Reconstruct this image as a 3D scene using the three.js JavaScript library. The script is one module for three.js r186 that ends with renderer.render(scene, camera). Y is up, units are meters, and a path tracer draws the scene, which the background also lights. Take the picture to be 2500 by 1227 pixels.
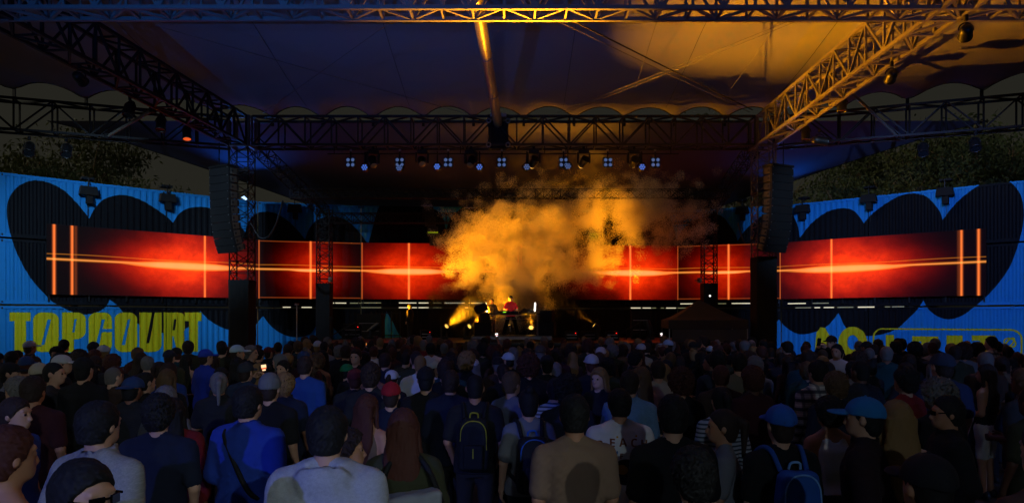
import * as THREE from 'three';
import { mergeGeometries, mergeVertices } from 'three/addons/utils/BufferGeometryUtils.js';
import { RoundedBoxGeometry } from 'three/addons/geometries/RoundedBoxGeometry.js';
import { createNoise3D, createNoise2D } from 'simplex-noise';

// ---------------------------------------------------------------- camera, sky, dusk light, exposure
const scene = new THREE.Scene();
const EYE = 2.3, F = 1667, CX = 1250, HY = 778;                 // lens of the photograph: focal length and horizon in its pixels
const camera = new THREE.PerspectiveCamera(2 * Math.atan(613.5 / F) * 180 / Math.PI, 2500 / 1227, 0.1, 900);
camera.position.set(0, EYE, 0);
camera.lookAt(0, EYE, -10);
camera.setViewOffset(2500, 1227, 0, 613.5 - HY, 2500, 1227);    // level camera, frame shifted up
const renderer = new THREE.WebGLRenderer({ antialias: true });
renderer.toneMapping = THREE.LinearToneMapping;
renderer.toneMappingExposure = 1.0;
renderer.shadowMap.enabled = true;

{ // last light of the evening: an even, dim, warm grey sky
  const W = 64, H = 32, d = new Float32Array(W * H * 4);
  for (let y = 0; y < H; y++) for (let x = 0; x < W; x++) {
    const t = Math.abs((y + 0.5) / H - 0.5) * 2, i = (y * W + x) * 4;
    d[i] = 0.0175 - 0.004 * t; d[i + 1] = 0.0168 - 0.0035 * t; d[i + 2] = 0.0125 - 0.001 * t; d[i + 3] = 1;
  }
  const sky = new THREE.DataTexture(d, W, H, THREE.RGBAFormat, THREE.FloatType);
  sky.mapping = THREE.EquirectangularReflectionMapping; sky.magFilter = THREE.LinearFilter; sky.needsUpdate = true;
  scene.background = sky; scene.environment = sky;
}
const dusk = new THREE.DirectionalLight(new THREE.Color(1, 0.93, 0.72), 0.7);   // afterglow from the left; the sails shade the crowd from it
dusk.position.set(-62, 40, -14); dusk.target.position.set(0, 0, -32); dusk.castShadow = true; dusk.shadow.radius = 40; dusk.name = 'dusk';
scene.add(dusk, dusk.target);

// ---------------------------------------------------------------- helpers
let seed = 7;
const rnd = () => { seed = (seed * 1664525 + 1013904223) >>> 0; return seed / 4294967296; };
const rr = (a, b) => a + (b - a) * rnd();
const pick = (a) => a[Math.floor(rnd() * a.length) % a.length];
const mk = (s) => { let q = s; return () => { q = (q * 1664525 + 1013904223) >>> 0; return q / 4294967296; }; };
const n3 = createNoise3D(mk(11)), n2 = createNoise2D(mk(23));
const fbm = (x, y, z) => n3(x, y, z) * 0.5 + n3(x * 2.1, y * 2.1, z * 2.1) * 0.27 + n3(x * 4.3, y * 4.3, z * 4.3) * 0.15 + n3(x * 8.7, y * 8.7, z * 8.7) * 0.08;
const V = (x, y, z) => new THREE.Vector3(x, y, z);
const at = (px, py, D) => V((px - CX) / F * D, EYE + (HY - py) / F * D, -D);   // a measured picture point at depth D, as a place in metres
const clamp = (x, a = 0, b = 1) => Math.min(b, Math.max(a, x));
const sstep = (a, b, x) => { const t = clamp((x - a) / (b - a)); return t * t * (3 - 2 * t); };

const used = new Map();
const numbered = (n) => { const k = used.get(n) ?? 0; used.set(n, k + 1); return k ? n + '_' + String(k).padStart(3, '0') : n; };
function tag(o, label, category, group, kind) { if (label) o.userData.label = label; if (category) o.userData.category = category; if (group) o.userData.group = group; if (kind) o.userData.kind = kind; return o; }
function thing(name, label, category, pos = [0, 0, 0], turn = 0, group) {
  const o = new THREE.Group(); o.name = numbered(name); o.position.set(...pos); o.rotation.y = turn; scene.add(o);
  return tag(o, label, category, group);
}
function part(name, geo, mat, parent, pos, rot) {
  const m = new THREE.Mesh(geo, mat); m.name = name; m.castShadow = m.receiveShadow = true;
  if (pos) m.position.set(...pos); if (rot) m.rotation.set(...rot);
  parent.add(m); return m;
}
function struct(name, geo, mat, pos) { const m = part(numbered(name), geo, mat, scene, pos); m.userData.kind = 'structure'; return m; }
const matCache = new Map();
function mat(hex, rough = 0.85, metal = 0, extra) {
  const key = hex + '|' + rough + '|' + metal;
  if (!extra && matCache.has(key)) return matCache.get(key);
  const m = new THREE.MeshStandardMaterial({ color: hex, roughness: rough, metalness: metal, ...extra });
  if (!extra) matCache.set(key, m);
  return m;
}
const lin = (r, g, b) => new THREE.Color().setRGB(r, g, b);
const box = (w, h, d, x = 0, y = 0, z = 0) => new THREE.BoxGeometry(w, h, d).translate(x, y, z);
const rbox = (w, h, d, r = 0.02, x = 0, y = 0, z = 0) => new RoundedBoxGeometry(w, h, d, 2, r).translate(x, y, z);
const cyl = (r0, r1, h, n = 12) => new THREE.CylinderGeometry(r0, r1, h, n);
const unitBox = new THREE.BoxGeometry(1, 1, 1), unitTube = new THREE.CylinderGeometry(0.5, 0.5, 1, 7);
const UP = V(0, 1, 0);
function bar(name, a, b, t, m, parent, geo = unitTube, t2 = t) {   // a straight member from a to b
  const o = new THREE.Mesh(geo, m), d = b.clone().sub(a), L = d.length(); o.name = name; o.castShadow = o.receiveShadow = true;
  o.position.copy(a).addScaledVector(d, 0.5); o.scale.set(t, L, t2);
  const y = d.normalize(), side = Math.abs(y.y) > 0.98 ? V(1, 0, 0) : V(0, 1, 0).cross(y).normalize();
  o.quaternion.setFromRotationMatrix(new THREE.Matrix4().makeBasis(side, y, side.clone().cross(y)));
  parent.add(o); return o;
}
function barGeo(a, b, t, n = 5) {
  const d = b.clone().sub(a), L = d.length(), g = new THREE.CylinderGeometry(t / 2, t / 2, L, n, 1, true);
  g.applyQuaternion(new THREE.Quaternion().setFromUnitVectors(UP, d.normalize())); g.translate((a.x + b.x) / 2, (a.y + b.y) / 2, (a.z + b.z) / 2); return g;
}
const tube = (pts, r, n = 24, k = 6) => new THREE.TubeGeometry(new THREE.CatmullRomCurve3(pts), n, r, k);
function canvasTex(w, h, draw) {
  const c = document.createElement('canvas'); c.width = w; c.height = h; draw(c.getContext('2d'), w, h);
  const t = new THREE.CanvasTexture(c); t.colorSpace = THREE.SRGBColorSpace; t.magFilter = THREE.LinearFilter; return t;
}
function noiseTex(size, fn, srgb = false) {
  const d = new Uint8Array(size * size * 4);
  for (let y = 0; y < size; y++) for (let x = 0; x < size; x++) { const c = fn(x / size, y / size, x, y), i = (y * size + x) * 4; for (let k = 0; k < 3; k++) d[i + k] = clamp(Array.isArray(c) ? c[k] : c) * 255; d[i + 3] = 255; }
  const t = new THREE.DataTexture(d, size, size); t.magFilter = THREE.LinearFilter; t.wrapS = t.wrapT = THREE.RepeatWrapping; if (srgb) t.colorSpace = THREE.SRGBColorSpace; t.needsUpdate = true; return t;
}
function spot(name, from, to, color, I, angleDeg, pen, parent, radius = 4) {   // the light of one lamp, a child of that lamp's body
  const l = new THREE.SpotLight(color, I, 0, angleDeg * Math.PI / 180, pen, 2);
  l.name = name; l.castShadow = true; l.shadow.radius = radius;
  const inv = new THREE.Matrix4(); parent.updateMatrixWorld(true); inv.copy(parent.matrixWorld).invert();
  l.position.copy(from.clone().applyMatrix4(inv)); l.target.position.copy(to.clone().applyMatrix4(inv));
  parent.add(l, l.target); return l;
}

// ---------------------------------------------------------------- materials
const M = {
  steel: mat('#77726a', 0.5, 0.25), steelShaded: mat('#35332f', 0.5, 0.3), steelDark: mat('#1d1d1e', 0.55, 0.5), alu: mat('#9a9a9c', 0.42, 0.8), black: mat('#070708', 0.85), blackPlastic: mat('#111214', 0.45),
  cloth: mat('#0d0d0f', 0.95), rubber: mat('#08080a', 0.7), cable: mat('#0a0a0b', 0.6), wire: mat('#6a6a6c', 0.5, 0.4),
};
const AMBER = lin(1, 0.34, 0.006), BLUEWASH = lin(0.46, 0.70, 1.0), DEEPBLUE = lin(0.10, 0.16, 1.0);

// ---------------------------------------------------------------- ground, hill behind
{
  const gt = noiseTex(512, (u, v, x, y) => { const a = n2(x * 0.9, y * 0.9) * 0.06, b = n2(x * 0.03, y * 0.03) * 0.09, c = n2(x * 0.11 + 40, y * 0.11) * 0.05; return 0.42 + a + b + c; }, true);
  gt.repeat.set(70, 70);
  const m = new THREE.MeshStandardMaterial({ color: lin(0.34, 0.30, 0.27), map: gt, roughness: 0.82 });
  struct('ground', new THREE.PlaneGeometry(420, 420).rotateX(-Math.PI / 2), m, [0, 0, -60]);
  const hg = new THREE.PlaneGeometry(260, 60, 80, 20), p = hg.attributes.position;
  for (let i = 0; i < p.count; i++) { const x = p.getX(i), v = p.getY(i) / 60 + 0.5; p.setXYZ(i, x, -1 + (13 + 4 * n2(x * 0.02, 3) + n2(x * 0.09, 8)) * Math.pow(v, 0.7), -62 - v * 50); }
  hg.computeVertexNormals();
  struct('hill', hg, mat('#3b3a24', 1));
}

// ---------------------------------------------------------------- container wall: plan of the five straight runs (x, depth)
const RUN = {
  left: { a: [-21.75, 28.9], b: [-13.5, 36.2] }, leftInner: { a: [-13.5, 36.2], b: [-8.3, 37.5] }, back: { a: [-8.3, 37.5], b: [9.5, 39.1] },
  rightInner: { a: [9.5, 39.1], b: [14.8, 37.5] }, right: { a: [14.8, 37.5], b: [23.25, 30.46] },
};
for (const r of Object.values(RUN)) { r.dx = r.b[0] - r.a[0]; r.dD = r.b[1] - r.a[1]; r.len = Math.hypot(r.dx, r.dD); r.turn = Math.atan2(r.dD, r.dx); }
const onWall = (r, px, py) => { const k = (px - CX) / F, t = (k * r.a[1] - r.a[0]) / (r.dx - k * r.dD), D = r.a[1] + t * r.dD; return [t * r.len, EYE + (HY - py) / F * D]; };
const WALLH = 8.62, PPM = 92;

const BLUE = '#2088d0', INK = '#090b11', YEL = '#d8c915';
function paintRun(r, shapes) {
  return canvasTex(Math.round(r.len * PPM), Math.round(WALLH * PPM), (c, w, h) => {
    const X = (u) => u * PPM, Y = (v) => h - v * PPM;
    const path = (pts, smooth = true) => {
      const q = pts.map(([px, py]) => { const [u, v] = onWall(r, px, py); return [X(u), Y(v)]; });
      c.beginPath(); c.moveTo(...q[0]);
      for (let i = 1; i < q.length; i++) c.lineTo(...q[i]);
      c.closePath();
    };
    c.fillStyle = BLUE; c.fillRect(0, 0, w, h);
    shapes(c, path, r, X, Y);
    // weathering: rust runs, scuffs and faded patches in the paint
    const g = mk(Math.round(r.len * 1000));
    for (let i = 0; i < 90; i++) { c.fillStyle = `rgba(${g() < 0.5 ? '20,24,30' : '190,200,205'},${0.03 + 0.06 * g()})`; c.fillRect(g() * w, g() * h, 2 + g() * 3, 10 + g() * 110); }
    for (let i = 0; i < 1400; i++) { const a = g(); c.fillStyle = a < 0.5 ? 'rgba(20,22,26,0.10)' : a < 0.8 ? 'rgba(210,215,220,0.09)' : 'rgba(110,70,40,0.12)'; c.fillRect(g() * w, g() * h, 1 + g() * 7, 1 + g() * 3); }
  });
}
// lobed outlines measured on the photograph; curve(...) rounds each lobe between cusps
const curve = (pts) => new THREE.CatmullRomCurve3(pts.map(([x, y]) => V(x, y, 0)), false, 'centripetal').getPoints(pts.length * 8).map((v) => [v.x, v.y]);
const TOPL = [curve([[127, 738], [75, 682], [40, 620], [20, 560], [14, 510], [22, 478], [45, 452], [78, 440], [112, 444], [150, 462], [185, 495], [216, 533]]), curve([[216, 533], [228, 510], [248, 488], [278, 477], [306, 476], [340, 487], [375, 507], [400, 525], [421, 543]]), curve([[421, 543], [432, 525], [448, 512], [472, 505], [505, 506], [545, 520], [580, 545], [597, 566]]), curve([[597, 566], [606, 540], [622, 522], [645, 516], [670, 520], [700, 538], [725, 562], [743, 584]])];
const BOTL = [curve([[743, 840], [720, 826], [690, 818], [661, 797], [640, 771]]), curve([[640, 771], [625, 790], [600, 803], [565, 806], [536, 797], [508, 780], [487, 758]]), curve([[487, 758], [478, 780], [462, 796], [430, 808], [395, 812], [362, 803], [332, 788], [301, 764], [286, 747], [266, 731]]), curve([[266, 731], [255, 748], [238, 760], [211, 767], [180, 763], [150, 750], [127, 738]])];
const letters = (c, r, X, Y, yel) => {
  const B = (x0, y0, x1, y1) => { const [u0, v0] = onWall(r, x0, y0), [u1, v1] = onWall(r, x1, y1); return [X(u0), Y(v0), X(u1), Y(v1)]; };
  const rr4 = (x0, y0, x1, y1, q) => { c.beginPath(); c.roundRect(x0, y0, x1 - x0, y1 - y0, q); c.fill(); };
  const slit = (x0, y0, x1, y1, w, lean) => { c.beginPath(); c.moveTo(x0 + lean, y0); c.lineTo(x0 + lean + w, y0); c.lineTo(x1 - lean, y1); c.lineTo(x1 - lean - w, y1); c.closePath(); c.fill(); };
  const glyph = (ch, x0, x1, under) => {
    const [a, t, b, d] = B(x0, 762, x1, 858), w = b - a, h = d - t;
    c.fillStyle = yel;
    if (ch === 'T') { c.fillRect(a, t, w, h * 0.22); c.fillRect(a + w * 0.24, t, w * 0.54, h); return; }
    if (ch === 'P') { rr4(a, t, b, t + h * 0.68, [0, w * 0.36, w * 0.42, 0]); c.fillRect(a, t, w * 0.5, h); c.fillStyle = under; slit(a + w * 0.42, t + h * 0.17, a + w * 0.62, t + h * 0.5, w * 0.1, w * 0.1); return; }
    if (ch === 'R') { rr4(a, t, b, t + h * 0.6, [0, w * 0.3, w * 0.4, 0]); c.fillRect(a, t, w * 0.42, h); c.beginPath(); c.moveTo(a + w * 0.42, t + h * 0.5); c.lineTo(b - w * 0.04, t + h * 0.5); c.lineTo(b, d); c.lineTo(a + w * 0.62, d); c.closePath(); c.fill(); c.fillStyle = under; slit(a + w * 0.42, t + h * 0.17, a + w * 0.6, t + h * 0.45, w * 0.09, w * 0.08); return; }
    if (ch === 'U') { rr4(a, t, b, d, [0, 0, w * 0.36, w * 0.36]); c.fillStyle = under; slit(a + w * 0.36, t, a + w * 0.64, t + h * 0.78, w * 0.13, w * 0.2); return; }
    rr4(a, t, b, d, w * 0.36); c.fillStyle = under;
    if (ch === 'O') slit(a + w * 0.34, t + h * 0.18, a + w * 0.66, t + h * 0.82, w * 0.13, w * 0.22);
    if (ch === 'C') { slit(a + w * 0.34, t + h * 0.18, a + w * 0.66, t + h * 0.82, w * 0.13, w * 0.22); c.beginPath(); c.moveTo(a + w * 0.5, t + h * 0.42); c.lineTo(b, t + h * 0.42); c.lineTo(b, t + h * 0.5); c.lineTo(a + w * 0.45, t + h * 0.5); c.fill(); }
  };
  glyph('T', 20, 72); glyph('O', 78, 141, BLUE); glyph('P', 149, 207, BLUE); glyph('C', 214, 271, BLUE); glyph('O', 278, 333, BLUE); glyph('U', 338, 393, INK); glyph('R', 397, 450, INK); glyph('T', 449, 491);
};
const paint = {
  left: paintRun(RUN.left, (c, path, r, X, Y) => { c.fillStyle = INK; path([...TOPL.flat(), [800, 560], [800, 850], ...BOTL.flat()]); c.fill(); letters(c, r, X, Y, YEL); }),
  leftInner: paintRun(RUN.leftInner, (c, path) => {
    c.fillStyle = INK; path([...curve([[560, 530], [597, 566], [606, 540], [622, 522], [645, 516], [670, 520], [700, 538], [725, 562], [743, 584]]), ...curve([[743, 584], [752, 560], [768, 540], [788, 530], [815, 528], [845, 538], [870, 560], [897, 598]]), [910, 620], [910, 860], ...curve([[850, 838], [826, 815], [808, 795]]), ...curve([[808, 795], [775, 792], [755, 815], [722, 823], [690, 816], [661, 797], [640, 771]]), [610, 806], [560, 806]]); c.fill();
  }),
  back: paintRun(RUN.back, (c, path) => {
    c.fillStyle = INK; path([[860, 560], ...curve([[870, 560], [882, 574], [897, 598]]), ...curve([[897, 598], [907, 560], [917, 522], [926, 498]]), [926, 480], [1046, 480], ...curve([[1050, 505], [1075, 522], [1088, 560]]), ...curve([[1088, 560], [1100, 530], [1128, 505]]), [1128, 480], [1180, 480], ...curve([[1190, 500], [1225, 525], [1250, 560]]), ...curve([[1250, 560], [1270, 525], [1310, 500]]), [1310, 480], [1400, 480], ...curve([[1400, 505], [1430, 525], [1448, 565]]), ...curve([[1448, 565], [1460, 530], [1490, 505]]), [1490, 480], [1590, 480], [1625, 505], ...curve([[1640, 545], [1647, 565], [1651, 585]]), ...curve([[1651, 585], [1664, 565], [1680, 546]]), [1700, 560], [1700, 900], [860, 900]]); c.fill();
    c.fillStyle = BLUE; path([[942, 760], [936, 790], [938, 826], [985, 830], [970, 812], [957, 785]]); c.fill();
    path([[1560, 790], [1546, 860], [1600, 860]]); c.fill();
  }),
  rightInner: paintRun(RUN.rightInner, (c, path) => {
    c.fillStyle = INK; path([[1600, 480], [1630, 520], ...curve([[1636, 545], [1645, 565], [1651, 585]]), ...curve([[1651, 585], [1670, 556], [1700, 535], [1730, 522], [1761, 527], [1783, 553], [1795, 572], [1800, 588]]), ...curve([[1800, 588], [1812, 570], [1828, 552], [1846, 536], [1870, 522], [1900, 514], [1930, 522]]), [1960, 560], [1960, 900], [1600, 900]]); c.fill();
    c.fillStyle = BLUE; path([[1757, 760], [1750, 768], [1765, 768]]); c.fill(); path([[1901, 779], [1885, 800], [1860, 815], [1860, 880], [1960, 880], [1960, 812], [1925, 806]]); c.fill();
  }),
  right: paintRun(RUN.right, (c, path, r, X, Y) => {
    c.fillStyle = INK; path([[1820, 540], ...curve([[1846, 536], [1880, 518], [1910, 513], [1932, 522], [1945, 548], [1952, 580]]), ...curve([[1952, 580], [1970, 556], [1990, 536], [2020, 516], [2054, 508], [2080, 512], [2097, 528], [2108, 545]]), ...curve([[2108, 545], [2132, 519], [2160, 498], [2191, 480], [2226, 472], [2258, 478], [2282, 500], [2295, 519], [2301, 537]]), ...curve([[2301, 537], [2320, 511], [2348, 482], [2379, 459], [2410, 443], [2442, 438], [2466, 445], [2482, 460], [2493, 480], [2499, 512], [2497, 550], [2488, 588], [2465, 650], [2438, 690], [2410, 721], [2379, 748], [2348, 770], [2316, 779], [2289, 772], [2268, 756], [2254, 733]]), ...curve([[2254, 733], [2238, 756], [2215, 779], [2187, 803], [2140, 818], [2100, 818], [2070, 806], [2046, 764]]), ...curve([[2046, 764], [2019, 795], [1985, 811], [1950, 815], [1920, 800], [1901, 779]]), [1870, 820], [1820, 820]]); c.fill();
    c.strokeStyle = c.fillStyle = YEL;
    const q = (px, py) => { const [u, v] = onWall(r, px, py); return [X(u), Y(v)]; };
    const lobe = [q(1988, 870), q(1992, 812), q(2002, 798), q(2014, 800), q(2026, 822), q(2034, 870)]; c.beginPath(); c.moveTo(...lobe[0]); for (const z of lobe) c.lineTo(...z); c.fill();
    { const [x, y] = q(2081, 835), [x1] = q(2057, 835); c.lineWidth = (x - x1) * 0.9; c.beginPath(); c.ellipse(x, y, (x - x1), (x - x1) * 1.25, 0, 0, 7); c.stroke(); }
    { const [x0, y0] = q(2132, 802), [x1, y1] = q(2494, 880); c.lineWidth = 7; c.beginPath(); c.roundRect(x0, y0, x1 - x0, y1 - y0, 38); c.stroke(); }
    for (const [x0, x1, y0] of [[2162, 2182, 817], [2226, 2290, 820], [2310, 2350, 818], [2372, 2430, 818]]) { const [ax, ay] = q(x0, y0), [bx, by] = q(x1, y0 + 45); c.fillRect(ax, ay, bx - ax, (by - ay) * (x1 - x0 > 50 ? 0.3 : 1)); if (x1 - x0 > 50) c.fillRect(ax + (bx - ax) * 0.36, ay, (bx - ax) * 0.28, by - ay); }
    { const [x, y] = q(2465, 836), [x1] = q(2450, 836); c.lineWidth = 6; c.beginPath(); c.ellipse(x, y, x - x1, (x - x1) * 0.8, 0.6, 0, 7); c.stroke(); c.beginPath(); c.ellipse(x, y, (x - x1) * 0.45, (x - x1) * 1.1, 0.6, 0, 7); c.stroke(); }
  }),
};

function corrugated(w, h) {   // pressed steel sheet of a container's side, outer face at z = 0
  const pos = [], pitch = 0.278, n = Math.max(1, Math.round(w / pitch)), s = w / n, prof = [[0, 0]];
  for (let i = 0; i < n; i++) prof.push([i * s + s * 0.28, 0], [i * s + s * 0.5, -0.045], [i * s + s * 0.78, -0.045], [i * s + s, 0]);
  for (let i = 0; i + 1 < prof.length; i++) { const [x0, z0] = prof[i], [x1, z1] = prof[i + 1]; pos.push(x0, 0, z0, x1, 0, z1, x1, h, z1, x0, 0, z0, x1, h, z1, x0, h, z0); }
  const g = new THREE.BufferGeometry(); g.setAttribute('position', new THREE.Float32BufferAttribute(pos, 3)); g.computeVertexNormals(); return g;
}
const wallUV = (g, u0, v0, len) => { const p = g.attributes.position, a = new Float32Array(p.count * 2); for (let i = 0; i < p.count; i++) { a[i * 2] = (u0 + p.getX(i)) / len; a[i * 2 + 1] = (v0 + p.getY(i)) / WALLH; } g.setAttribute('uv', new THREE.BufferAttribute(a, 2)); return g; };
const paintMat = Object.fromEntries(Object.entries(paint).map(([k, t]) => [k, new THREE.MeshPhysicalMaterial({ map: t, roughness: 0.7, specularIntensity: 0.35 })]));
const shellMat = mat('#2c3a44', 0.7);
function container(key, u0, u1, tier, label) {
  const r = RUN[key], v0 = [0.06, 2.94, 5.8][tier], v1 = [2.86, 5.72, 8.52][tier], w = u1 - u0 - 0.05, h = v1 - v0, t = (u0 + 0.025) / r.len;
  const o = thing('shipping_container', label, 'container', [r.a[0] + r.dx * t, v0, -(r.a[1] + r.dD * t)], r.turn, 'painted shipping containers of the stage wall');
  const m = paintMat[key], put = (n, g, x, y, z) => { wallUV(g.translate(x, y, 0), u0, v0, r.len).translate(0, 0, z); return part(n, g, m, o); };
  put('side_panel', corrugated(w - 0.24, h - 0.26), 0.12, 0.15, -0.02);
  put('corner_post', box(0.12, h - 0.36, 0.12), 0.06, h / 2, -0.06); put('corner_post', box(0.12, h - 0.36, 0.12), w - 0.06, h / 2, -0.06);
  put('top_rail', box(w - 0.36, 0.11, 0.09), w / 2, h - 0.055, -0.05); put('bottom_rail', box(w - 0.36, 0.15, 0.09), w / 2, 0.075, -0.05);
  for (const [x, y] of [[0.09, 0.09], [w - 0.09, 0.09], [0.09, h - 0.09], [w - 0.09, h - 0.09]]) {
    const cst = put('corner_casting', box(0.18, 0.18, 0.17), x, y, -0.075);
    part('casting_hole', new THREE.CylinderGeometry(0.035, 0.035, 0.01, 10).rotateX(Math.PI / 2).scale(1, 1.5, 1).translate(x, y, 0.014), M.rubber, cst);
  }
  part('shell', box(w - 0.02, h - 0.02, 2.3, w / 2, h / 2, -1.27), shellMat, o);
  return o;
}
{
  const s = 11.02 / 2 - 0.05, L = RUN.left.len, R = RUN.right.len, T = ['bottom', 'middle', 'top'];
  const jl = onWall(RUN.left, 405, 700)[0], jr = onWall(RUN.right, 2121, 700)[0];
  for (let t = 0; t < 3; t++) {
    container('left', 0, jl, t, ['blue container with yellow wall lettering at far left, bottom tier', 'blue container around the left screen end, middle tier, far left', 'blue container with the first dark lobe, top tier, far left'][t]);
    container('left', jl, L, t, ['blue and dark container under the left speaker array, bottom tier', 'dark container behind the left wing screen, middle tier', 'blue topped container behind the left speaker array, top tier'][t]);
    container('leftInner', 0, RUN.leftInner.len, t, `dark and blue ${T[t]} tier container behind the left rear tower`);
    const b = RUN.back.len / 3;
    ['left third of the stage back wall', 'centre of the stage back wall behind the smoke', 'right third of the stage back wall'].forEach((w, i) => container('back', i * b, (i + 1) * b, t, `dark ${T[t]} tier container, ${w}`));
    container('rightInner', 0, RUN.rightInner.len, t, `dark and blue ${T[t]} tier container behind the right rear tower`);
    container('right', 0, jr, t, ['dark container with blue peak right of the right cloth tower, bottom tier', 'dark container behind the right wing screen, middle tier', 'blue topped container right of the right speaker array, top tier'][t]);
    container('right', jr, R, t, ['blue container with yellow outlined sign, far right, bottom tier', 'blue edged container around the right screen end, middle tier', 'blue container with a big dark lobe, top tier, far right'][t]);
  }
}

// ---------------------------------------------------------------- LED screens (they give off light; the picture on them is the texture)
const LV0 = 3.38, LV1 = 6.46;
function ledScreen(key, u0, u1, lines, glows, frameBox, label) {
  const r = RUN[key], w = u1 - u0, h = LV1 - LV0, W = Math.min(1800, Math.round(w * 100)), H = Math.round(h * 100), d = new Uint8Array(W * H * 4), g = mk(W);
  const L = lines.map(([px, wd, b]) => [onWall(r, px, 650)[0] - u0, wd, b]), G = glows.map(([px, rx, ry, b, sw, sh]) => [onWall(r, px, 650)[0] - u0, rx, ry, b, sw, sh]);
  const enc = (x) => { x = clamp(x); return 255 * (x <= 0.0031308 ? 12.92 * x : 1.055 * Math.pow(x, 1 / 2.4) - 0.055); };
  for (let j = 0; j < H; j++) for (let i = 0; i < W; i++) {
    const x = i / W * w, y = LV0 + j / H * h, dy = y - 4.93, k = (j * W + i) * 4;
    let red = 0.0018, st = 0;
    for (const [gx, rx, ry, b, sw, sh] of G) {
      const ex = (x - gx) / rx, ey = dy / ry, q = Math.exp(-1.25 * Math.pow(ex * ex + ey * ey * (1 + 0.5 * Math.abs(ex)), 0.9)), cl = 1 + 0.22 * n2(x * 0.8 + gx, y * 1.1) + 0.1 * n2(x * 2.6, y * 3 + gx);
      red += b * q * clamp(cl, 0.1, 1.4);
      const wx = (x - gx) / sw, hw = sh * Math.max(0, 1 - wx * wx);
      if (hw > 0) st = Math.max(st, clamp(1.25 - Math.pow(Math.abs(dy + 0.04) / hw, 1.6)) * clamp(1.6 - 1.4 * Math.abs(wx)));
    }
    red *= 0.72 + 0.56 * g();
    let l = 0;
    for (const [lx, wd, b] of L) { const e = Math.abs(x - lx) / wd; l = Math.max(l, b * Math.exp(-e * e)); }
    const thin = Math.exp(-Math.pow(dy / 0.045, 2)) * 0.95 + Math.exp(-Math.pow((dy - 0.22 - 0.02 * Math.sin(x)) / 0.018, 2)) * 0.4;
    if (frameBox) { const ed = Math.min(Math.abs(y - LV1 + 0.05), Math.abs(y - LV0 - 0.05)); l = Math.max(l, 0.2 * Math.exp(-Math.pow(ed / 0.02, 2))); }
    const s = Math.max(st * 0.95, thin * 0.8), R = red + 1.0 * s + 0.95 * l;
    d[k] = enc(R * 0.95); d[k + 1] = enc(0.012 * red + 0.03 * red * red + 0.30 * s + 0.17 * l); d[k + 2] = enc(0.002 * red + 0.09 * s * s + 0.03 * l); d[k + 3] = 255;
  }
  const tx = new THREE.DataTexture(d, W, H); tx.colorSpace = THREE.SRGBColorSpace; tx.magFilter = THREE.LinearFilter; tx.needsUpdate = true;
  const t = u0 / r.len, o = thing('led_screen', label, 'screen', [r.a[0] + r.dx * t, LV0, -(r.a[1] + r.dD * t)], r.turn, 'red video screens along the container wall');
  part('display', new THREE.PlaneGeometry(w - 0.02, h).translate(w / 2, h / 2, 0.205), new THREE.MeshStandardMaterial({ color: '#030303', roughness: 1, emissive: '#ffffff', emissiveMap: tx, emissiveIntensity: 1.3 }), o);
  part('cabinet', box(w - 0.02, h + 0.02, 0.12, w / 2, h / 2, 0.14), M.black, o);
  const n = Math.max(2, Math.round(w / 1.5)); for (let i = 0; i <= n; i++) part('mounting_bracket', box(0.06, 0.3, 0.08, 0.1 + (w - 0.2) * i / n, -0.14, 0.1), M.steelDark, o);
}
{
  const u = (k, px) => onWall(RUN[k], px, 650)[0];
  ledScreen('left', u('left', 110), RUN.left.len - 0.02, [[128, 0.05, 1], [172, 0.05, 1], [181, 0.05, 0.12], [496, 0.045, 1]], [[455, 2.0, 1.5, 1.0, 3.2, 0.2], [360, 1.5, 0.8, 0.35, 1, 0.01]], false, 'long red video screen on the left container wing');
  ledScreen('leftInner', 0.02, RUN.leftInner.len - 0.02, [[632, 0.03, 0.45], [758, 0.05, 1]], [[765, 1.3, 1.4, 0.45, 1.5, 0.09]], true, 'narrow red outlined video screen behind the left rear tower');
  ledScreen('back', 0.02, RUN.back.len - 0.02, [[884, 0.03, 0.4], [998, 0.05, 1], [1264, 0.04, 0.9], [1271, 0.04, 0.9], [1537, 0.05, 1], [1653, 0.03, 0.35]], [[1000, 2.2, 1.4, 0.85, 2.7, 0.19], [1545, 2.3, 1.4, 0.95, 2.7, 0.19]], false, 'wide red video screen on the stage back wall behind the DJ');
  ledScreen('rightInner', 0.02, RUN.rightInner.len - 0.02, [[1779, 0.05, 1], [1905, 0.03, 0.4]], [[1765, 1.5, 1.4, 0.48, 1.5, 0.09]], true, 'narrow red outlined video screen behind the right rear tower');
  ledScreen('right', 0.02, u('right', 2411), [[2033, 0.045, 1], [2343, 0.05, 0.1], [2350, 0.05, 1], [2392, 0.05, 1]], [[2065, 2.2, 1.5, 1.0, 3.3, 0.2], [2160, 1.6, 0.8, 0.35, 1, 0.01]], false, 'long red video screen on the right container wing');
}
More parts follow.
